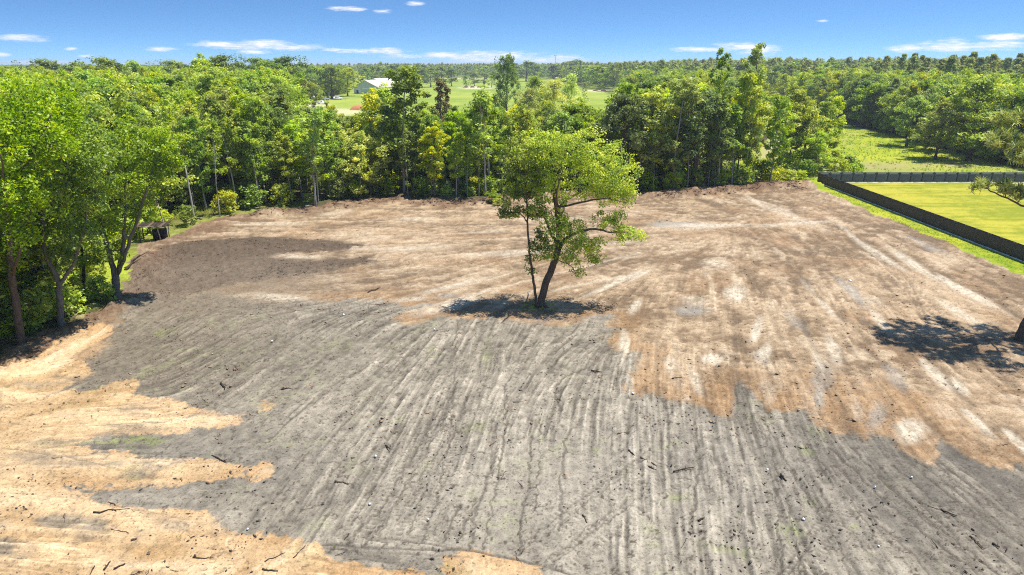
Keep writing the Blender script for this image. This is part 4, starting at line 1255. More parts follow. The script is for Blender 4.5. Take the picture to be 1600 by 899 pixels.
px_tree('bare', 632, 190, 107, 'light-barked thin tree behind the soil ridge', .8)
px_tree('round_green', 310, 92, 235, 'rounded brownish-green crown above the left woods', 1.25, v=1)
px_tree('dark_oak', 350, 88, 260, 'dark oak crown on the left skyline', 1.2)
px_tree('dark_oak', 450, 90, 290, 'dark dome-shaped oak crown on the skyline left of the barn', 1.4)
px_tree('dark_oak', 155, 92, 240, 'dark crown peeking over the skyline at the upper left', 1.1)
for px, tr, Y, w, kd, lb in [(60, 94, 300, 1.4, 'dark_oak', 'dark crown on the far left skyline near the photo edge'), (110, 97, 280, 1.2, 'round_green', 'round crown on the far left skyline'),
                         (205, 95, 290, 1.3, 'round_green', 'broad crown on the left skyline right of the dark peeking crown'), (262, 96, 310, 1.4, 'dark_oak', 'broad dark crown on the left skyline before the brownish crown'),
                         (395, 92, 300, 1.5, 'dark_oak', 'wide dark oak on the skyline between the two dark domes'), (425, 96, 250, 1.3, 'round_green', 'wide green crown just below the skyline left of the dark dome'),
                         (485, 102, 420, 1.6, 'round_green', 'broad olive-green crown above the parked vehicles'), (515, 104, 430, 1.7, 'dark_oak', 'broad dark crown above the parked vehicles'), (540, 106, 470, 1.5, 'round_green', 'green crown close to the left wall of the barn')]:
    px_tree(kd, px, tr, Y, lb, w, v=0)
# clump by the fence corner
for px, tr, Y, v, w, lb in [(1246, 140, 136, 0, 1.2, 'tallest tree of the clump left of the fence corner'), (1228, 160, 133, 0, 1.1, 'leftmost tree of the clump by the fence corner'),
                         (1268, 165, 135, 1, 1.1, 'middle tree of the clump by the fence corner'), (1292, 158, 138, 0, 1.1, 'right-hand upright tree of the clump by the fence corner'),
                         (1306, 150, 140, 0, 1.0, 'rightmost tree of the clump behind the fence corner'), (1282, 205, 132, 1, 1.3, 'lowest bushy tree of the clump, right behind the fence corner')]:
    px_tree('slender_bright' if v == 0 else 'round_green', px, tr, Y, lb, w, v=0 if v == 0 else 1)
# right forest: bright front trees
px_tree('round_green', 1540, 118, 150, 'bright yellow-green tree at the front of the right-hand woods', 1.35, v=1)
px_tree('round_green', 1478, 160, 152, 'second bright yellow-green tree at the front of the right-hand woods', 1.2, v=1)
px_tree('round_green', 1430, 150, 178, 'broad green tree over the shaded meadow edge', 1.3, v=0)

taken = [(t['x'], t['y']) for t in ALL]


def scatter(poly, spacing, fn, jit=.45, limit=None):
    P = np.asarray(poly, dtype=float)
    x0, y0 = P.min(0); x1, y1 = P.max(0)
    pts = []
    y = y0; row = 0
    while y < y1:
        sp = spacing(y) if callable(spacing) else spacing
        xs = np.arange(x0 + (row % 2) * sp / 2, x1, sp)
        xs = xs + (RNG.random(len(xs)) - .5) * sp * 2 * jit
        ys = y + (RNG.random(len(xs)) - .5) * sp * 2 * jit
        pts.append(np.stack([xs, ys], -1))
        y += sp * .87; row += 1
    pts = np.concatenate(pts)
    m = sdf_poly(P, pts[:, 0], pts[:, 1]) < 0
    pts = pts[m]
    # keep what the photograph (or a step aside) could see
    px, py, d = proj(pts[:, 0], pts[:, 1], np.full(len(pts), 8.0))
    pts = pts[(px > -260) & (px < 1860) & (d > 5)]
    for p in pts:
        if min([(p[0] - a) ** 2 + (p[1] - b) ** 2 for a, b in taken[:45]] + [99]) < 2.2: continue
        fn(p[0], p[1])


LX = LINE_W
# back belt: follows the wooded edge, about 26 m deep
front = [(p[0], p[1] + 1.6) for p in LX if p[0] > -38.5 and p[1] > 80]
belt_poly = front + [(43.5, 121), (34, 146), (20, 142), (0, 139), (-20, 136), (-40, 138), (-60, 140), (-60, 92)]


def f_belt(x, y):
    u = RNG.random()
    k = 'slender_bright' if u < .42 else 'slender_green' if u < .80 else 'round_green' if u < .90 else 'bare' if u < .95 else 'dark_oak'
    h = 11.0 + 3.6 * RNG.random()
    px, _, _ = proj(x, y, 8)
    if 640 < px < 960: h *= .92
    if 545 < px < 700: h *= .92
    if px < 440: h += 1.6
    if 440 < px < 548: h *= .90
    if px > 960: h += 1.8
    if k == 'round_green': h *= .85
    add_tree(k, x, y, h, 'belt', wid=.85 + .5 * RNG.random())


scatter(belt_poly, 3.9, f_belt)
for i in range(22):       # thin pale stems standing out at the very edge
    j = RNG.random(); q = np.array([np.interp(j, np.linspace(0, 1, len(front)), [f[k] for f in front]) for k in (0, 1)])
    if q[0] < 44: add_tree('bare', q[0], q[1] - .3 + RNG.random(), 8 + 4 * RNG.random(), 'belt', wid=.8)
# left woods
left_poly = [(-38.5, 40), (-37.5, 50), (-40, 57), (-47, 62), (-52, 72), (-48, 80), (-46, 92), (-60, 92), (-60, 140), (-45, 150), (-55, 190), (-95, 330), (-150, 385), (-150, 410), (-112, 440), (-130, 560), (-420, 560), (-420, 40)]


def f_left(x, y):
    px, _, _ = proj(x, y, 8)
    if 446 < px < 548 and 148 < y < 405 and RNG.random() < .93: return
    u = RNG.random()
    k = 'round_green' if u < .42 else 'slender_green' if u < .62 else 'slender_bright' if u < .80 else 'dark_oak'
    h = (14.0 if y < 120 else 15.0) + 3.2 * RNG.random()
    if k == 'dark_oak': h *= .95
    add_tree(k, x, y, h, 'left', wid=.9 + .35 * RNG.random())


scatter(left_poly, lambda y: 4.5 if y < 100 else 5.0 if y < 150 else 5.0 + (y - 150) * .012, f_left)
# right woods
right_poly = [(112, 128), (102, 143), (104, 160), (112, 200), (117, 235), (138, 330), (142, 380), (420, 560), (520, 400), (330, 100)]


def f_right(x, y):
    u = RNG.random()
    k = 'round_green' if u < .72 else 'dark_oak' if u < .84 else 'slender_green' if u < .97 or y < 220 else 'pine'
    h = 13.0 + 3.0 * RNG.random()
    if k == 'pine': h = 17 + 4 * RNG.random()
    if y > 250: h += 1.2
    add_tree(k, x, y, h, 'right', wid=.95 + .35 * RNG.random())


scatter(right_poly, lambda y: 5.6 if y < 200 else 5.6 + (y - 200) * .012, f_right)
# woods between the pasture and the meadow track
mid_poly = [(44, 148), (30, 152), (32, 200), (48, 300), (70, 420), (150, 480), (130, 400), (112, 330), (76, 225), (62, 180), (50, 152)]


def f_mid(x, y):
    u = RNG.random()
    k = 'round_green' if u < .45 else 'slender_bright' if u < .65 else 'dark_oak' if u < .78 else 'slender_green'
    add_tree(k, x, y, 13.0 + 3.8 * RNG.random(), 'mid', wid=.9 + .35 * RNG.random())


scatter(mid_poly, 6.0, f_mid)


# distant woods to the horizon
def f_far(lo, hi, pine=.0):
    def f(x, y):
        k = 'far_pine' if RNG.random() < pine else 'far_broad'
        h = lo + (hi - lo) * RNG.random()
        if k == 'far_pine': h = h * 1.22
        add_tree(k, x, y, h, 'far', wid=1.0 + .35 * RNG.random())
    return f


scatter([(-150, 420), (-420, 560), (-900, 900), (-1300, 1500), (-300, 1500), (-190, 800), (-135, 560)], lambda y: 8 + (y - 400) * .013, f_far(16.0, 19.0))
scatter([(420, 300), (380, 430), (155, 480), (140, 620), (170, 900), (200, 1500), (1400, 1500), (1100, 900), (800, 600), (560, 380)], lambda y: 8 + (y - 300) * .012, f_far(18.5, 22, .45))
scatter([(150, 480), (140, 620), (170, 900), (60, 960), (62, 820), (72, 600), (80, 430)], 10, f_far(16, 20, .25))
scatter([(-320, 1030), (-300, 1500), (200, 1500), (180, 960), (60, 950), (20, 1060), (-120, 1120)], 13, f_far(16.5, 19.5, .3))
# taller pines behind the right woods
scatter([(150, 255), (160, 330), (260, 400), (420, 400), (360, 230), (230, 215)], 15, lambda x, y: add_tree('pine', x, y, 23.0 + 4.0 * RNG.random(), 'right', wid=1.1))
scatter([(-150, 700), (-96, 700), (-85, 1000), (-190, 1030)], 15, f_far(15, 20, .1))
# oaks and hedges in the pasture
for px, top, Y, w in [(728, 119, 640, .9), (741, 115, 690, 1.2), (756, 114, 690, 1.3), (768, 118, 650, 1.0), (822, 96, 880, 1.6), (840, 103, 900, 1.2), (866, 102, 900, 1.4), (882, 103, 910, 1.2),
                      (905, 94, 870, 2.0), (920, 104, 870, 1.2), (935, 100, 950, 1.2), (950, 107, 905, 1.4), (968, 106, 905, 1.4), (984, 104, 900, 1.5), (1004, 104, 890, 1.4), (690, 104, 700, 1.4), (705, 108, 690, 1.1),
                      (655, 108, 640, 1.2), (672, 106, 660, 1.3), (640, 112, 560, 1.0), (612, 108, 640, 1.2), (805, 103, 800, 1.2)]:
    p = aty(px, top, Y)
    add_tree('far_broad', p[0], Y, max(6, p[2]), 'pasture', v=2 if w != 1.0 else 0, wid=w * 1.35)

# ---- the largest in the picture become things of their own, the others one far-off wood
def vis(t):
    px, py, d = proj(t['x'], t['y'], t['h'] * .6)
    if px < -60 or px > 1660: return 0
    return t['h'] * FPX / d


for t in ALL: t['s'] = vis(t)
ALL.sort(key=lambda t: -(t['s'] + (1000 if t['label'] else 0)))
ZL = {'belt': 'in the dense belt along the back edge of the clearing', 'left': 'in the thick woods left of the clearing', 'right': 'in the woods right of the shaded meadow',
      'mid': 'in the woods between pasture and meadow', 'far': 'in the far-off woods near the horizon', 'pasture': 'standing in or behind the open pasture'}


def where(t):
    """says which one: how tall it looks, its kind, and what it stands before, behind or beside"""
    px, py, d = proj(t['x'], t['y'], t['h'] * .6)
    z = t['zone']
    tall = 'tall ' if t['h'] > {'belt': 14, 'left': 17, 'right': 15.5, 'mid': 16, 'far': 99, 'pasture': 99}[z] else 'short ' if t['h'] < {'belt': 11.5, 'left': 15, 'right': 13.8, 'mid': 14, 'far': 0, 'pasture': 0}[z] else ''
    look = LOOK[t['kind']].replace('tall ', '')
    if z == 'belt':
        fy = np.interp(t['x'], LX[:, 0][np.argsort(LX[:, 0])], LX[:, 1][np.argsort(LX[:, 0])])
        row = 'front row' if t['y'] - fy < 7 else 'midway' if t['y'] - fy < 16 else 'rear row'
        PL = [(300, 'behind the leaning pole'), (380, 'behind the shelter corner'), (450, 'beyond the pale snag'), (530, 'around the bare forked tree'), (600, 'below the barn'),
              (660, 'around the tall full tree'), (720, 'before the rust-tinged trees'), (790, 'around the thin round-topped tree'), (880, 'behind the slim tree'),
              (970, 'behind the lone tree'), (1040, 'just right of the lone tree'), (1110, 'around the forward dark-trunked tree'), (1170, 'left below the tallest tree'), (9999, 'right below the tallest tree')]
        place_ = next(n for lim, n in PL if px < lim)
        return f"{tall}{look}, {row} of back belt, {place_}".replace('spreading ', '')
    if z == 'left':
        row = 'near the left edge' if px < 90 else 'behind the forked pale tree' if px < 230 else 'behind the shelter' if px < 380 else 'left of the barn yard'
        dep = 'just inside' if t['y'] < 75 else 'well inside' if t['y'] < 110 else 'deep in'
        return f"{tall}{look} {dep} the left woods, {row}"
    if z == 'right':
        row = 'beside the shaded meadow' if t['y'] < 170 else 'farther along the shaded meadow' if t['y'] < 240 else 'deep in the background'
        pp = 'towards the right edge' if px > 1480 else 'above the fence corner' if px < 1380 else 'above the back fence'
        return f"{tall}{look} of the right woods {row}, {pp}"
    if z == 'pasture':
        return f"distant broad tree {'in the open pasture' if t['y'] < 700 else 'at the far pasture edge'}, " + ('right of the barn' if px < 715 else 'above the rust-tinged trees' if px < 790 else 'behind the pale willows' if px < 895 else 'right of the pale willows')
    return f"{tall}{look} {ZL[z]}"


groups_n = {}
rest = []
tot = 0
SRC = {}
for t in ALL:
    key = NAME[t['kind']]
    single = t['label'] is not None or t['zone'] == 'pasture' or (tot < 330 and t['s'] > 0)
    if single:
        tot += 1
        lab = t['label'] or where(t)
        s = t['h'] / H0[t['kind']]
        e = place(NAME[t['kind']], K[t['kind']][t['v']], (t['x'], t['y'], 0), t['rz'], (s * t['w'], s * t['w'], s), lab, 'tree',
                  None if t['label'] else f"trees {ZL[t['zone']]}")
        SRC.setdefault((t['kind'], t['v']), e)
    else:
        rest.append(t)


# sources for the far wood: crown objects of trees that stand in view
def gn_scatter(name, items, label, kindlist):
    """one object: points that carry copies of crowns (kind = stuff)"""
    me = bpy.data.meshes.new(name)
    V = np.array([(t['x'], t['y'], 0) for t in items], dtype=np.float32)
    me.vertices.add(len(V)); me.vertices.foreach_set('co', V.ravel())
    kid = {k: i for i, k in enumerate(kindlist)}
    a = me.attributes.new('kid', 'INT', 'POINT'); a.data.foreach_set('value', np.array([kid[(t['kind'], t['v'])] for t in items], dtype=np.int32))
    sc = []
    for t in items:
        s = t['h'] / H0[t['kind']]
        sc += [s * t['w'], s * t['w'], s]
    a = me.attributes.new('scl', 'FLOAT_VECTOR', 'POINT'); a.data.foreach_set('vector', np.array(sc, dtype=np.float32))
    a = me.attributes.new('rot', 'FLOAT_VECTOR', 'POINT'); a.data.foreach_set('vector', np.array([[0, 0, t['rz']] for t in items], dtype=np.float32).ravel())
    o = obj(name, me)
    ng = bpy.data.node_groups.new(name, 'GeometryNodeTree')
    ng.interface.new_socket('Geometry', in_out='INPUT', socket_type='NodeSocketGeometry')
    ng.interface.new_socket('Geometry', in_out='OUTPUT', socket_type='NodeSocketGeometry')
    gi = ng.nodes.new('NodeGroupInput'); go = ng.nodes.new('NodeGroupOutput')
    jn = ng.nodes.new('GeometryNodeJoinGeometry')
    def attr(nm, ty):
        n = ng.nodes.new('GeometryNodeInputNamedAttribute'); n.data_type = ty; n.inputs[0].default_value = nm
        return n.outputs[0]
    kidn = attr('kid', 'INT'); scl = attr('scl', 'FLOAT_VECTOR'); rot = attr('rot', 'FLOAT_VECTOR')
    for key, i in kid.items():
        e = SRC.get(key)
        if e is None: continue
        for ch in [c for c in e.children]:
            if ch.name.split('.')[0] == 'trunk' and key[0].startswith('far_'): continue
            oi = ng.nodes.new('GeometryNodeObjectInfo'); oi.inputs['Object'].default_value = ch; oi.transform_space = 'ORIGINAL'
            try: oi.inputs['As Instance'].default_value = True
            except Exception: pass
            cp = ng.nodes.new('FunctionNodeCompare'); cp.data_type = 'INT'; cp.operation = 'EQUAL'
            ng.links.new(kidn, cp.inputs[2]); cp.inputs[3].default_value = i
            ip = ng.nodes.new('GeometryNodeInstanceOnPoints')
            ng.links.new(gi.outputs[0], ip.inputs['Points']); ng.links.new(cp.outputs[0], ip.inputs['Selection'])
            ng.links.new(oi.outputs['Geometry'], ip.inputs['Instance'])
            ng.links.new(rot, ip.inputs['Rotation']); ng.links.new(scl, ip.inputs['Scale'])
            ng.links.new(ip.outputs[0], jn.inputs[0])
    ng.links.new(jn.outputs[0], go.inputs[0])
    md = o.modifiers.new('scatter', 'NODES'); md.node_group = ng
    tag(o, label, 'woods' if 'wood' in name else 'undergrowth', kind='stuff')
    return o


need = {}
for t in rest: need.setdefault((t['kind'], t['v']), []).append(t)
keep = []
for key, L in need.items():
    if key not in SRC:      # stand the first of them as a thing, so that the wood can repeat it
        L.sort(key=lambda t: -t['s'])
        t = L[0]; s = t['h'] / H0[t['kind']]
        SRC[key] = place(NAME[t['kind']], K[t['kind']][t['v']], (t['x'], t['y'], 0), t['rz'], (s * t['w'], s * t['w'], s),
                         f"{LOOK[t['kind']]} {ZL[t['zone']]}", 'tree', f"{LOOK[t['kind']]}s {ZL[t['zone']]}")
        L = L[1:]
    keep += L
gn_scatter('far_woods', keep, 'far-off woods that run on to the horizon', sorted(need.keys()))
print('trees: single', tot, 'far', len(keep))

# ------------------------------------------------------------------ shrubs along the wooded edge
n_s = 0
seg = LINE_W
lens = np.linalg.norm(np.diff(seg, axis=0), axis=1); cum = np.concatenate([[0], np.cumsum(lens)])
SH = []
t = 3.0
while t < cum[-1] - 1:
    i = min(np.searchsorted(cum, t) - 1, len(lens) - 1)
    u = (t - cum[i]) / lens[i]
    p = seg[i] * (1 - u) + seg[i + 1] * u
    d = (seg[i + 1] - seg[i]) / lens[i]; nrm_ = np.array([-d[1], d[0]])
    off = .8 + 2.8 * RNG.random()
    p = p + nrm_ * off
    s = .7 + .9 * RNG.random()
    k = int(RNG.integers(2))
    side = 'left' if p[0] < -38 else 'back'
    e = place('shrub', K['shrub'][k], (p[0], p[1], 0), RNG.random() * 6.28, (s, s, s * .9),
              ('bigger ' if s > 1.15 else 'small ') + ('bright' if k == 0 else 'mid-green') + ' shrub at the ' + ('foot of the left trees, ' + ('near the photo edge' if p[1] < 52 else 'by the forked pale tree' if p[1] < 66 else 'towards the shelter' if p[1] < 82 else 'beyond the shelter')
               if side == 'left' else 'back edge of the clearing, ' + ('left of the barn' if p[0] < -24 else 'below the barn' if p[0] < -13 else 'left of the lone tree' if p[0] < 0 else 'behind the lone tree' if p[0] < 16 else 'right of the lone tree' if p[0] < 32 else 'near the soil mound')), 'shrub',
              'shrubs at the foot of the left trees' if side == 'left' else 'shrubs along the back edge of the clearing')
    SRC[('shrub', k)] = SRC.get(('shrub', k), e)
    n_s += 1
    t += 2.4 + 2.6 * RNG.random()
for px, py, s in [(772, 318, 1.0), (778, 322, .7), (1140, 272, 1.5), (1235, 282, 1.2), (1215, 280, 1.4), (1252, 280, 1.0), (1200, 284, 1.2)]:
    p = at(px, py)
    place('shrub', K['shrub'][0], (p[0], p[1], 0), RNG.random() * 6.28, (s, s, s * .7), 'low yellow-green shrub at the back right by the fence corner' if px > 1000 else 'low yellow-green shrub left behind the lone tree', 'shrub',
          'low shrubs by the fence corner' if px > 1000 else 'low shrubs behind the lone tree')
# undergrowth: nobody could count it
und = []
def f_und(x, y):
    und.append(dict(kind='shrub', v=int(RNG.integers(2)), x=x, y=y, h=1.2 + 1.7 * RNG.random(), rz=RNG.random() * 6.28, w=1.0 + .6 * RNG.random()))
scatter([(x, y + 4) for x, y in belt_poly], 3.6, f_und)
scatter([(-39.5, 40), (-38.5, 50), (-41, 57), (-48, 62), (-53, 72), (-49, 80), (-46, 92), (-60, 92), (-75, 140), (-110, 140), (-85, 40)], 3.4, f_und)
scatter([(103, 141), (113, 200), (118, 235), (126, 235), (118, 150), (116, 130)], 3.0, f_und)
scatter([(46, 123), (50, 130), (54, 127), (66, 126), (70, 142), (58, 146), (46, 142)], 4.0, f_und)
scatter([(46, 150), (40, 147), (-20, 141), (-30, 150), (0, 200), (25, 210), (34, 190)], 9, lambda x, y: und.append(dict(kind='shrub', v=0, x=x, y=y, h=1.0 + 1.6 * RNG.random(), rz=RNG.random() * 6.28, w=1.6)))
gn_scatter('undergrowth', und, 'leafy undergrowth filling the ground beneath the trees', [('shrub', 0), ('shrub', 1)])

# ------------------------------------------------------------------ meadow weeds and grass tufts
def tufts(name, poly, n, h, w, mat, label, thr=0.0, gz0=0.0):
    P = np.asarray(poly, dtype=float)
    x0, y0 = P.min(0); x1, y1 = P.max(0)
    X_ = RNG.random(n * 3) * (x1 - x0) + x0; Y_ = RNG.random(n * 3) * (y1 - y0) + y0
    m = (sdf_poly(P, X_, Y_) < 0) & (fbm(X_ * .4, Y_ * .4, 5, 3) > thr)
    X_, Y_ = X_[m][:n], Y_[m][:n]
    k = 5
    ci = np.repeat(np.arange(len(X_)), k); m_ = len(ci)
    a = RNG.random(m_) * 6.28
    s = (.5 + RNG.random(len(X_)))[ci]
    hh = h * s * (.6 + .6 * RNG.random(m_))
    bx_ = X_[ci] + np.cos(a) * w * .5 * RNG.random(m_); by_ = Y_[ci] + np.sin(a) * w * .5 * RNG.random(m_)
    tx = bx_ + np.cos(a) * hh * .45; ty = by_ + np.sin(a) * hh * .45
    px_ = -np.sin(a) * w * .22; py_ = np.cos(a) * w * .22
    z0 = np.full(m_, gz0 - .03)
    V = np.stack([np.stack([bx_ - px_, by_ - py_, z0], -1), np.stack([bx_ + px_, by_ + py_, z0], -1), np.stack([tx, ty, z0 + hh], -1)], 1).reshape(-1, 3)
    me = new_mesh(name, V, [np.arange(m_ * 3).reshape(-1, 3)], M[mat], face_attr={'leaf': RNG.random(m_), 'clump': RNG.random(len(X_))[ci]})
    return tag(obj(name, me), label, 'grass', kind='stuff')


tufts('verge_grass', [(51.8, 35), (54.3, 35), (54.3, 121), (51.4, 120)], 4500, .12, .10, 'leaf_weed', 'bright grass growing on the verge along the outside of the fence')
tufts('meadow_grass', [(48, 124), (100, 124), (108, 180), (112, 230), (84, 228), (60, 160), (46, 140)], 3500, .32, .22, 'leaf_weed', 'tall meadow grass beyond the fence', .45)
tufts('woodland_grass', [(-39, 38), (-37.8, 50), (-40, 57), (-47, 62), (-45, 92), (-38, 98), (-38, 104), (-60, 100), (-62, 40)], 9000, .35, .14, 'leaf_weed', 'grass and weeds under the left trees', .42)
tufts('edge_weeds', front + [(46, 126), (-36, 106)], 5000, .4, .18, 'leaf_weed', 'weeds along the back edge of the clearing', .5)
tufts('tree_foot_weeds', [(b0[0] - 1.6, b0[1] - 1.3), (b0[0] + 1.4, b0[1] - 1.2), (b0[0] + 1.2, b0[1] + 1.0), (b0[0] - 1.6, b0[1] + 1.0)], 60, .22, .12, 'leaf_olive', 'few weeds round the foot of the lone tree')
tufts('soil_weeds', [(-20, 24), (22, 24), (26, 38), (0, 50), (-20, 52), (-28, 44)], 900, .07, .06, 'leaf_weed', 'sparse small weeds sprouting from the grey soil', .62)

# ------------------------------------------------------------------ PRIVACY FENCE
PH = 1.78


def fence(name, p0, p1, npan, mat, label, cap=True):
    p0 = np.array(p0); p1 = np.array(p1)
    root = empty(name, (p0[0], p0[1], 0))
    tag(root, label, 'fence')
    L = np.linalg.norm(p1 - p0); w = L / npan
    ang = math.atan2(p1[1] - p0[1], p1[0] - p0[0])
    nrm_ = np.array([-sin(ang), cos(ang)])
    # fabric panel with gentle sag between posts: alike pieces share mesh data
    nx, nz = 7, 5
    us = np.linspace(-.5, .5, nx); vs = np.linspace(0, 1, nz)
    def pan(sag):
        V = []; F = []
        for s in (0, 1):
            for v in vs:
                for u in us:
                    V.append((u * (w - .002), .006 + s * .008 + sag * (math.cos(u * pi)) * math.sin(v * pi), .05 + v * (PH - .08)))
        n = nx * nz
        for j in range(nz - 1):
            for i in range(nx - 1):
                a = j * nx + i
                F.append((a, a + 1, a + nx + 1, a + nx)); F.append((n + a, n + a + nx, n + a + nx + 1, n + a + 1))
        for i in range(nx - 1):
            F.append((i, n + i, n + i + 1, i + 1)); b = (nz - 1) * nx + i; F.append((b, b + 1, n + b + 1, n + b))
        for j in range(nz - 1):
            a = j * nx; F.append((a, a + nx, n + a + nx, n + a)); b = a + nx - 1; F.append((b, n + b, n + b + nx, b + nx))
        return new_mesh('panel', np.array(V), [np.array(F)], mat)
    pms = [pan(.010), pan(-.006), pan(.004)]
    top = PH + .03 if cap else PH - .08
    mb = MB(); mb.tube([(0, 0, -.1), (0, 0, top)], .04, 8)
    if cap: mb.tube([(0, 0, PH + .02), (0, 0, PH + .07)], [.05, .02], 8)
    pm = mb.mesh('post', M['post_black'], smooth=False)
    mb = MB(); mb.tube([(0, 0, 0), (w, 0, 0)], .025, 6); rm = mb.mesh('rail', M['post_black'])
    d = (p1 - p0) / L
    for i in range(npan + 1):
        q = d * w * i
        o = obj('post', pm, root, (q[0], q[1], 0))
        if i == npan: break
        c = d * w * (i + .5) + nrm_ * .05
        o = obj('panel', pms[i % 3], root, (c[0], c[1], 0)); o.rotation_euler = (0, 0, ang)
        for z in ((.12, PH - .02) if cap else (.12, PH - .10)):
            o = obj('rail', rm, root, (q[0], q[1], z)); o.rotation_euler = (0, 0, ang)
    return root


# near run (fabric on the clearing side), far run (posts seen on the lawn side)
fence('privacy_fence', (FX, 30.0), (FX, FY), 44, M['mesh_dark'], 'dark brown screened fence running along the right side of the clearing', cap=False)
fence('privacy_fence', (FX + .02, FY + .02), (FX + 66, FY + .02), 32, M['mesh_grey'], 'grey screened fence with black posts across the back of the lawn')
mb = MB()
for i in range(46):
    y0 = 30.0 + i * 2.0
    mb.box((FX - .13 + .03 * random.random(), y0 + 1.0, .05), (.14, 1.9, .12 + .05 * random.random()), rz=(random.random() - .5) * .04)
tag(obj('edging_strip', mb.mesh('edging_strip', M['strip'])), 'pale edging strip along the foot of the dark fence', 'edging')
mb = MB()
for i in range(32):
    mb.box((FX + 1.5 + i * 2.06, FY - .22, .02), (2.0, .2, .10), rz=(random.random() - .5) * .03)
tag(obj('edging_strip', mb.mesh('edging_strip', M['strip'])), 'pale edging strip along the foot of the grey back fence', 'edging')

# ------------------------------------------------------------------ LEAN-TO SHELTER at the left rim
c = at(243, 377)
sh = empty('shelter', (c[0], c[1], 0), .12)
tag(sh, 'rough lean-to shelter with flat roof on poles at the left rim of the clearing', 'shelter')
for i in range(8):
    mb = MB(); mb.box((-1.7 + i * .46, 0, 2.02 + .01 * (i % 3)), (.43, 2.0, .05), rx=.06, rz=.02 * (i % 2))
    obj('roof_board', mb.mesh('roof_board', M['wood_dark' if i % 3 else 'wood_mid']), sh)
for (x, y_, lx, ly) in ((-1.4, -.8, .1, 0), (1.0, -.95, -.25, .1), (-1.6, .85, 0, 0), (1.3, .85, .1, 0)):
    mb = MB(); mb.tube([(x, y_, -.1), (x + lx * .5, y_ + ly * .5, 1.0), (x + lx, y_ + ly, 2.0)], [.07, .06, .055], 7)
    obj('post', mb.mesh('post', M['wood_pale' if x > 0 else 'wood_mid'], smooth=True), sh)
mb = MB(); mb.tube([(-1.9, -.85, 1.95), (0, -.9, 1.97), (1.8, -.85, 1.93)], .06, 7)
obj('beam', mb.mesh('beam', M['wood_pale']), sh)
bx_ = empty('black_cabinet', (c[0] + .55, c[1] + .25, 0), .1)
tag(bx_, 'black boxy cabinet standing under the lean-to roof', 'cabinet')
mb = MB(); mb.box((0, 0, .72), (1.35, .9, 1.4)); obj('body', mb.mesh('body', M['black_box']), bx_)
mb = MB(); mb.box((-.32, -.465, .72), (.62, .03, 1.3)); obj('door', mb.mesh('door', M['black_box']), bx_)
mb = MB(); mb.box((.34, -.465, .72), (.62, .03, 1.3)); obj('door', mb.mesh('door', M['black_box']), bx_)
mb = MB(); mb.box((-.35, -.49, 1.15), (.4, .02, .25)); lbm = obj('notice', mb.mesh('notice', M['glass_dark']), bx_)


def pole(p_base, p_top, r, mat, name, label, cat='pole', group=None):
    b = np.array(p_base); t_ = np.array(p_top) - b
    mb = MB()
    n = 7
    P = np.array([t_ * s + np.array([.05 * math.sin(s * 5), .03 * math.cos(s * 4), 0]) * (s > 0) for s in np.linspace(0, 1, n)])
    P[0, 2] = -.15
    mb.tube(P, np.linspace(r, r * .55, n), 7)
    for s in (.55, .72, .86):
        q = P[int(s * (n - 1))]
        mb.tube([q, q + np.array([.35 * (1 if s != .72 else -1), .1, .25])], [r * .35, r * .12], 4)
    o = obj(name, mb.mesh(name, M[mat], smooth=True), None, tuple(b))
    return tag(o, label, cat, group)


b = at(262, 374); pole(b, aty(248, 320, b[1]), .10, 'wood_pale', 'leaning_pole', 'thin leaning pale pole right of the lean-to shelter')
b = at(304, 350); pole(b, aty(290, 258, b[1]), .15, 'bark_pale', 'dead_trunk', 'pale dead trunk leaning left behind the shelter', 'tree')
b = at(223, 356); pole(b, aty(216, 300, b[1]), .15, 'bark_pale', 'dead_trunk', 'pale dead trunk standing left behind the shelter roof', 'tree')
b = at(417, 316); pole(b, aty(413, 290, b[1]), .08, 'bark_pale', 'dead_trunk', 'short pale snag at the back left corner of the clearing', 'tree')

# fallen trunk by the left trees
def log(pa, pb, r, mat, name, label, cat='log', group=None, seed=0, twigs=2, lift=.0):
    rr = np.random.default_rng(seed + 900)
    a = at(*pa); b_ = at(*pb)
    a[2] = gz_(a[0], a[1]) + r * .7 + lift; b_[2] = gz_(b_[0], b_[1]) + r * .9 + lift
    d = b_ - a; L = np.linalg.norm(d); mb = MB()
    n = 6
    P = np.array([d * s for s in np.linspace(0, 1, n)]); sd_ = np.array([-d[1], d[0], 0]) / (L + 1e-6)
    P += sd_ * (rr.normal(size=(n, 1)) * L * .035)
    mb.tube(P, np.linspace(r, r * .45, n) * (1 + .1 * rr.normal(size=n)), 6)
    for i in range(twigs):
        s = rr.integers(1, n - 1); q = P[s]
        dv = d / L * .5 + sd_ * rr.choice([-1, 1]) * .6 + np.array([0, 0, .25]); tl = L * (.15 + .2 * rr.random())
        mb.tube([q, q + dv * tl * .5, q + dv * tl + np.array([0, 0, .02])], [r * .45, r * .3, r * .12], 4)
    o = obj(name, mb.mesh(name, M[mat], smooth=True), None, tuple(a))
    return tag(o, label, cat, group)


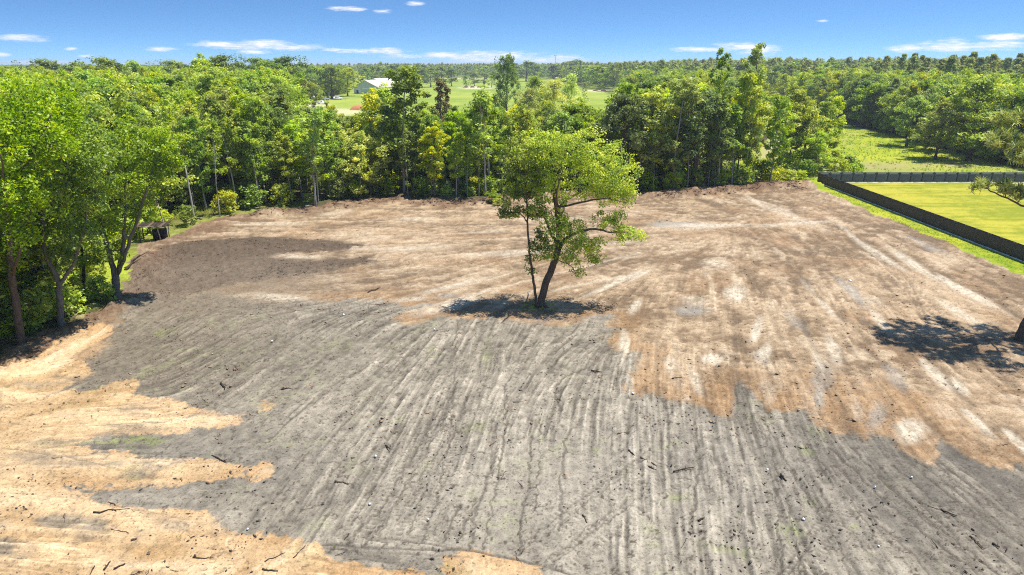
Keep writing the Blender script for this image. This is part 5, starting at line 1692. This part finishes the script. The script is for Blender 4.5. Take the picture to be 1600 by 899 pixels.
log((194, 427), (222, 405), .13, 'wood_dark', 'fallen_branch', 'dark fallen branch beside the forked pale tree', 'branch', seed=1)
log((196, 423), (215, 412), .07, 'wood_mid', 'fallen_branch', 'thinner brown branch next to the dark fallen branch', 'branch', seed=2)
STK = [((1001, 715), (1027, 729), .045, 'longest dark stick on the grey soil below the lone tree'),
       ((983, 704), (991, 713), .045, 'short thick stick left of the longest stick'),
       ((1052, 738), (1084, 731), .05, 'straight dark stick right of the longest stick'),
       ((1092, 815), (1111, 802), .05, 'forked dark stick in the lower centre right'),
       ((964, 678), (981, 676), .035, 'small twig above the longest stick'),
       ((911, 806), (917, 819), .05, 'short curved stick in the lower centre'),
       ((1013, 730), (1026, 736), .05, 'stubby stick just under the longest stick'),
       ((442, 685), (466, 682), .035, 'thin stick on the grey soil by the orange sand tip'),
       ((523, 753), (546, 757), .05, 'dark root piece left of centre on the grey soil'),
       ((603, 697), (610, 703), .06, 'small dark chunk of wood left of the wheel furrows'),
       ((1220, 742), (1228, 753), .06, 'short black stick at the lower right'),
       ((1470, 797), (1495, 808), .045, 'long thin stick on the furrows at the lower right'),
       ((1514, 838), (1538, 858), .035, 'twisted thin root near the bottom right'),
       ((1551, 850), (1561, 857), .06, 'thick dark stick near the bottom right corner'),
       ((146, 802), (203, 796), .05, 'long dark branch lying on the orange sand'),
       ((170, 786), (180, 791), .05, 'small dark branch above the long branch on the orange sand'),
       ((174, 828), (202, 833), .03, 'thin twig on the grey patch within the orange sand'),
       ((163, 892), (173, 878), .05, 'forked root at the bottom left'),
       ((178, 890), (196, 882), .05, 'short root right of the forked root at the bottom left'),
       ((301, 872), (334, 873), .03, 'straight thin twig on the orange sand at the bottom'),
       ((205, 845), (215, 842), .05, 'small dark stick on the pale orange sand'),
       ((331, 713), (353, 724), .05, 'curved reddish root at the grey and orange border'),
       ((924, 580), (940, 583), .07, 'dark gnarled root right of the lone tree'),
       ((574, 458), (592, 452), .10, 'black gnarled log on the brown soil left of the lone tree'),
       ((576, 478), (600, 476), .05, 'dark broken branch below the black log'),
       ((688, 520), (702, 517), .04, 'thin dark stick left below the lone tree'),
       ((1050, 592), (1068, 590), .04, 'dark stick on the brown soil right of the lone tree'),
       ((410, 891), (434, 894), .05, 'dark stick at the bottom edge on the orange sand'),
       ((765, 697), (775, 690), .04, 'bent twig among the centre furrows'),
       ((345, 600), (352, 609), .07, 'black stump chip on the left grey soil'),
       ((400, 586), (408, 582), .06, 'dark wood chip left of centre'),
       ((440, 609), (452, 607), .06, 'dark flat chip on the centre left grey soil')]
for i, (a, b_, r, lb) in enumerate(STK):
    log(a, b_, r, 'wood_dark' if i % 4 else 'wood_mid', 'stick', lb, 'stick', seed=i, twigs=2 if i % 2 else 1)
# many alike ones
cnt = 0
while cnt < 90:
    px, py = RNG.random() * 1700 - 50, 480 + RNG.random() * 430
    a = at(px, py)
    if sdf_poly(LOT, a[:1], a[1:2])[0] > -2 or vn(a[:1] * .22, a[1:2] * .22, 3)[0] < .45: continue
    th = RNG.random() * 6.28; L = .25 + .7 * RNG.random() ** 2
    pa = proj(a[0] + L * cos(th), a[1] + L * sin(th), 0)
    log((px, py), (pa[0], pa[1]), .012 + .02 * RNG.random(), 'wood_dark' if RNG.random() < .75 else 'wood_mid', 'twig', 'small dark twig lying on the graded soil', 'twig', 'small twigs scattered over the graded soil', seed=cnt + 50, twigs=int(RNG.integers(2)))
    cnt += 1

# litter scraps
for i, (px, py, s, lb) in enumerate([(578, 789, .10, 'white scrap left of the centre furrows'), (669, 813, .10, 'white scrap near the bottom centre left'), (1199, 735, .12, 'largest white scrap at the lower right'), (1255, 813, .14, 'white scrap near the lower right wheel tracks'),
                                (989, 616, .13, 'white scrap where brown soil meets grey'), (537, 493, .16, 'white scrap on the upper left grey soil'), (679, 516, .14, 'white scrap left below the lone tree'), (387, 828, .08, 'white speck by the orange sand border'),
                                (1367, 762, .09, 'white scrap below the brown lobes at the right'), (1424, 747, .09, 'white scrap right of the other one below the brown lobes'), (883, 743, .10, 'reddish scrap on the centre furrows'), (587, 714, .12, 'pale yellowish scrap left of the centre furrows'),
                                (1373, 855, .09, 'white scrap low on the right furrows'), (1328, 440, .22, 'white stone on the brown soil by the wheel marks'), (425, 534, .12, 'white scrap on the far left grey soil')]):
    p = at(px, py)
    mb = MB(); k = 7
    rr = np.random.default_rng(i)
    ring = [(math.cos(j * 6.283 / k) * s * .8 * (.6 + .6 * rr.random()), math.sin(j * 6.283 / k) * s * (.5 + .5 * rr.random()), rr.random() * s * .25) for j in range(k)]
    V = ring + [(0, 0, s * .75), (0, 0, -.01)]
    T_ = [(j, (j + 1) % k, k) for j in range(k)] + [((j + 1) % k, j, k + 1) for j in range(k)]
    mb.add(V, None, T_)
    tag(obj('litter_scrap', mb.mesh('litter_scrap', M['red_clay'] if 'reddish' in lb else M['litter']), None, (p[0], p[1], .04)), lb, 'litter')


# loose clods and root crumbs: real lumps, beyond counting
def clods(name, n, px0, px1, py0, py1, smin, smax, mat, label, test=None, poly=None):
    X_ = []; Y_ = []
    if poly is None:
        px = RNG.random(n) * (px1 - px0) + px0; py = RNG.random(n) * (py1 - py0) + py0
        pts = np.array([at(a, b) for a, b in zip(px, py)])
    else:
        P = np.asarray(poly); x0, y0 = P.min(0); x1, y1 = P.max(0)
        pts = np.stack([RNG.random(n * 2) * (x1 - x0) + x0, RNG.random(n * 2) * (y1 - y0) + y0, np.zeros(n * 2)], -1)
        pts = pts[sdf_poly(P, pts[:, 0], pts[:, 1]) < 0]
    m = sdf_poly(LOT, pts[:, 0], pts[:, 1]) < -.2
    pts = pts[m]
    clus = fbm(pts[:, 0] * .28, pts[:, 1] * .28, 2, 3) + (RNG.random(len(pts)) - .5) * .25
    pts = pts[clus > .50]
    k = len(pts)
    base = np.array([(1, 0, 0), (0, 1, 0), (-1, 0, 0), (0, -1, 0), (0, 0, 1), (0, 0, -1)], dtype=float)
    F = np.array([(0, 1, 4), (1, 2, 4), (2, 3, 4), (3, 0, 4), (1, 0, 5), (2, 1, 5), (3, 2, 5), (0, 3, 5)])
    s = smin + (smax - smin) * RNG.random(k) ** 3
    a = RNG.random(k) * 6.28
    V = base[None] * (.6 + .6 * RNG.random((k, 6, 1)))
    el_ = 1 + 1.6 * RNG.random(k)
    V[..., 0] *= el_[:, None]; V[..., 2] *= .6
    ca, sa = np.cos(a)[:, None], np.sin(a)[:, None]
    x_ = V[..., 0] * ca - V[..., 1] * sa; y_ = V[..., 0] * sa + V[..., 1] * ca
    V = np.stack([x_, y_, V[..., 2]], -1) * s[:, None, None]
    z = ridge_h(pts[:, 0], pts[:, 1])
    V = V + np.stack([pts[:, 0], pts[:, 1], z + s * .3], -1)[:, None, :]
    Fa = (np.arange(k)[:, None, None] * 6 + F[None]).reshape(-1, 3)
    me = new_mesh(name, V.reshape(-1, 3), [Fa], M[mat])
    return tag(obj(name, me), label, 'soil', kind='stuff')


clods('soil_clods', 11000, -60, 1660, 470, 940, .010, .065, 'clod', 'dark clods and root crumbs strewn over the grey soil')
clods('sand_clods', 4000, 100, 1660, 310, 700, .03, .11, 'clod_tan', 'brown clods strewn over the brown subsoil')
ridge_poly = [(p[0], p[1]) for p in LX if p[0] > -40 and p[1] > 84] + [(p[0], p[1] - 4.5) for p in LX[::-1] if p[0] > -40 and p[1] > 84]
clods('ridge_debris', 7000, 0, 0, 0, 0, .04, .20, 'clod', 'roots and dark clods raked up against the trees', poly=ridge_poly)
c = at(1262, 292)
clods('mound_debris', 1500, 0, 0, 0, 0, .05, .22, 'clod_tan', 'lumps of soil and roots on the mound by the fence corner', poly=[(c[0] - 7, c[1] - 4), (c[0] + 6, c[1] - 4), (c[0] + 5, c[1] + 3), (c[0] - 7, c[1] + 3)])
clods('mulch_lumps', 6000, 0, 0, 0, 0, .02, .075, 'clod', 'dark brown lumps over the dark soil at the left', poly=P_DARK)
# brush sticks in the windrow
mb = MB()
for i in range(420):
    j = RNG.integers(len(ridge_poly) // 2 - 1); p = np.array(ridge_poly[j]) * (1 - (u := RNG.random())) + np.array(ridge_poly[j + 1]) * u
    x, y_ = p[0], p[1] - .4 - 2.6 * RNG.random()
    th = RNG.random() * 6.28; L = .5 + 1.6 * RNG.random(); z = gz_(x, y_) + .05
    mb.tube([(x, y_, z), (x + cos(th) * L / 2, y_ + sin(th) * L / 2, z + .12), (x + cos(th) * L, y_ + sin(th) * L, z + .1 * RNG.random())], [.05, .035, .015], 4)
tag(obj('brush_windrow', mb.mesh('brush_windrow', M['wood_mid'])), 'broken brush and roots pushed into a windrow along the trees', 'brush', kind='stuff')

# ------------------------------------------------------------------ BARN and what stands round it
c = at(572, 147)
bn = empty('barn', (c[0], c[1], 0), radians(-16))
tag(bn, 'large pale barn with gabled metal roof beyond the tree belt', 'barn')
Wd, Ln, He, Rg = 19.0, 34.0, 4.6, 9.2


def gable(mb, w, l, he, rg):
    mb.add([(-w / 2, 0, 0), (w / 2, 0, 0), (w / 2, 0, he), (0, 0, rg), (-w / 2, 0, he), (-w / 2, l, 0), (w / 2, l, 0), (w / 2, l, he), (0, l, rg), (-w / 2, l, he)],
           [(0, 5, 9, 4), (1, 2, 7, 6), (0, 1, 2, 4), (5, 9, 7, 6)], [(4, 2, 3), (9, 8, 7)])


def roof(mb, w, l, he, rg, t=.18, ov=.8):
    sl = (rg - he) / (w / 2)
    for s in (-1, 1):
        xe = s * (w / 2 + ov)
        mb.add([(0, -ov, rg + .05), (xe, -ov, he - sl * ov + .05), (xe, l + ov, he - sl * ov + .05), (0, l + ov, rg + .05),
                (0, -ov, rg + .05 + t), (xe, -ov, he - sl * ov + .05 + t), (xe, l + ov, he - sl * ov + .05 + t), (0, l + ov, rg + .05 + t)],
               [(0, 1, 2, 3), (4, 7, 6, 5), (0, 4, 5, 1), (1, 5, 6, 2), (2, 6, 7, 3)])


mb = MB(); gable(mb, Wd, Ln, He, Rg); obj('wall', mb.mesh('wall', M['barn_wall']), bn)
mb = MB(); roof(mb, Wd, Ln, He, Rg); obj('roof', mb.mesh('roof', M['barn_roof']), bn)
for x in (-6.6, 4.6, 8.0):
    mb = MB(); mb.box((x, -.06, 1.3), (1.5 if x < 8 else 1.0, .1, 2.6)); obj('door', mb.mesh('door', M['dark_open']), bn)
mb = MB(); mb.box((0, -.05, 3.4), (13, .08, .25)); obj('trim', mb.mesh('trim', M['white']), bn)
mb = MB()
for y_ in (4, 10, 16, 22, 28): mb.box((Wd / 2 + .05, y_, 1.6), (.1, 3, 2.8))
obj('side_opening', mb.mesh('side_opening', M['dark_open']), bn)
c2_ = aty(585, 130, 600)
sh2 = empty('shed', (c2_[0], 600, 0), radians(-16)); tag(sh2, 'white-roofed shed behind the large pale barn', 'shed')
mb = MB(); gable(mb, 22, 26, 5.2, 8.6); obj('wall', mb.mesh('wall', M['white']), sh2)
mb = MB(); roof(mb, 22, 26, 5.2, 8.6); obj('roof', mb.mesh('roof', M['barn_roof_w']), sh2)
for px, py, lb in ((712, 121, 'tiny white building at the far pasture edge'), (770, 119, 'tiny pale house behind the round bushes of the pasture')):
    c = at(px, py)
    hs_ = empty('farm_house', (c[0], c[1], 0), .3); tag(hs_, lb, 'house')
    mb = MB(); gable(mb, 9, 16, 3, 5); obj('wall', mb.mesh('wall', M['white']), hs_)
    mb = MB(); roof(mb, 9, 16, 3, 5); obj('roof', mb.mesh('roof', M['barn_roof_w']), hs_)
    mb = MB(); mb.box((-2, -.05, 1.1), (1, .08, 2.1)); obj('door', mb.mesh('door', M['dark_open']), hs_)


def wheel(par, x, y_, r):
    mb = MB(); mb.tube([(x, y_ - .12, r), (x, y_ + .12, r)], r, 14); w = obj('wheel', mb.mesh('wheel', M['tyre']), par)
    mb = MB(); mb.tube([(x, y_ - .13, r), (x, y_ + .13, r)], r * .55, 10); obj('rim', mb.mesh('rim', M['rim']), w)


def vehicle(px, py, kind_, rz, mat, label, cat):
    c = at(px, py)
    v = empty('parked_' + kind_, (c[0], c[1], 0), rz); tag(v, label, cat)
    if kind_ == 'trailer':
        mb = MB(); mb.box((0, 0, 1.75), (7.0, 2.3, 2.3)); obj('body', mb.mesh('body', mat), v)
        for x in (-.6, .5): wheel(v, x, -1.1, .38); wheel(v, x, 1.1, .38)
        mb = MB(); mb.tube([(3.5, -.8, .6), (4.8, 0, .5), (3.5, .8, .6)], .06, 5); obj('drawbar', mb.mesh('drawbar', M['steel']), v)
        mb = MB(); mb.box((-3.53, 0, 1.7), (.05, 2.0, 2.0)); obj('door', mb.mesh('door', M['white']), v)
    else:
        L = 5.2
        prof = [(-2.6, .45), (2.5, .45), (2.6, .8), (2.5, 1.05), (1.3, 1.12), (.7, 1.75), (-.7 if kind_ == 'pickup' else -2.1, 1.78), (-.95 if kind_ == 'pickup' else -2.55, 1.12), (-2.6, 1.1)]
        n = len(prof)
        V = [(x, -.95, z) for x, z in prof] + [(x, .95, z) for x, z in prof]
        me = new_mesh('body', np.array(V), [np.array([(i, (i + 1) % n, n + (i + 1) % n, n + i) for i in range(n)]), np.array([list(range(n))[::-1], list(range(n, 2 * n))])], mat)
        obj('body', me, v)
        for s in (-1, 1):
            mb = MB(); mb.box((0.0 if kind_ == 'pickup' else -.7, s * .955, 1.45), (1.1 if kind_ == 'pickup' else 2.4, .03, .42)); obj('window', mb.mesh('window', M['glass_dark']), v)
        mb = MB(); mb.box((1.03, 0, 1.46), (.04, 1.6, .55), ry=-.76); obj('windscreen', mb.mesh('windscreen', M['glass_dark']), v)
        for x in (-1.6, 1.6):
            for s in (-1, 1): wheel(v, x, s * .88, .38)


vehicle(482, 158, 'trailer', .2, M['car_white'], 'white box trailer parked in the yard left of the barn', 'trailer')
vehicle(503, 163, 'pickup', .1, M['car_white'], 'white pickup parked in the yard, partly hidden by tree tops', 'pickup truck')
vehicle(508, 157, 'van', -.3, M['car_grey'], 'grey van parked behind the white pickup in the yard', 'van')
vehicle(528, 156, 'van', .5, M['car_white'], 'white van at the right end of the yard', 'van')
vehicle(465, 160, 'van', .5, M['car_white'], 'white van at the left end of the yard', 'van')


def heap(px, py, sx, sy, h, mat, name, label, cat, group=None):
    c = at(px, py); rr = np.random.default_rng(int(px))
    a = np.linspace(0, 2 * pi, 13)[:-1]
    V = []; rings = [(1, 0), (.8, .45), (.5, .8), (.2, 1)]
    for rr_, z in rings:
        for t_ in a: V.append((cos(t_) * sx * rr_ * (.85 + .3 * rr.random()), sin(t_) * sy * rr_ * (.85 + .3 * rr.random()), z * h * (.85 + .3 * rr.random()) - .1 * (z == 0)))
    V.append((0, 0, h * 1.05))
    Q = [(r * 12 + i, r * 12 + (i + 1) % 12, (r + 1) * 12 + (i + 1) % 12, (r + 1) * 12 + i) for r in range(3) for i in range(12)]
    T_ = [(36 + i, 36 + (i + 1) % 12, 48) for i in range(12)]
    mb = MB(); mb.add(V, Q, T_)
    tag(obj(name, mb.mesh(name, M[mat], smooth=True), None, tuple(c)), label, cat, group)


heap(562, 172, 5, 3, 2.2, 'red_clay', 'soil_heap', 'orange-red heap of soil in front of the barn lawn', 'soil heap')
heap(592, 172, 4, 3, 1.8, 'red_clay', 'soil_heap', 'smaller orange-red heap right of the other red heap', 'soil heap')
for px in (728, 738, 749, 760):
    heap(px, 137, 2.4, 1.4, 1.3, 'heap_brown', 'brown_heap', 'low dark brown heap in the pasture before the round bushes', 'heap', 'low brown heaps before the round bushes')
for px in (930, 943):
    heap(px, 142.5, 2.2, 1.2, 1.0, 'heap_brown', 'brown_heap', 'low brown heap in the open pasture right of the willows', 'heap', 'low brown heaps right of the willows')
# lattice mast on the skyline
c = aty(868, 86, 900)
ms_ = empty('mast', (c[0], 900, 0)); tag(ms_, 'thin mast rising above the far trees at the centre skyline', 'mast')
mb = MB(); mb.tube([(0, 0, 0), (0, 0, c[2])], [.55, .35], 6); obj('pole', mb.mesh('pole', M['steel']), ms_)
mb = MB(); mb.box((0, 0, c[2] - .6), (4.2, .4, .4)); obj('crossarm', mb.mesh('crossarm', M['steel']), ms_)

# ------------------------------------------------------------------ HAZE: the air itself
mb = MB(); mb.box((0, 3300, 14.0), (9000, 7000, 44.0))
hm = bpy.data.materials.new('haze'); hm.use_nodes = True
hn = NT(hm.node_tree); hn.n.clear()
ho = hn.node('ShaderNodeOutputMaterial'); hv = hn.node('ShaderNodeVolumePrincipled')
hv.inputs['Color'].default_value = (.82, .90, 1.0, 1); hv.inputs['Density'].default_value = HAZE
hv.inputs['Anisotropy'].default_value = 0.2
hn.l.new(hv.outputs[0], ho.inputs['Volume'])
if HAZE > 0:
    tag(obj('haze', mb.mesh('haze', hm)), 'thin summer haze in the air over the fields and woods', kind='stuff')
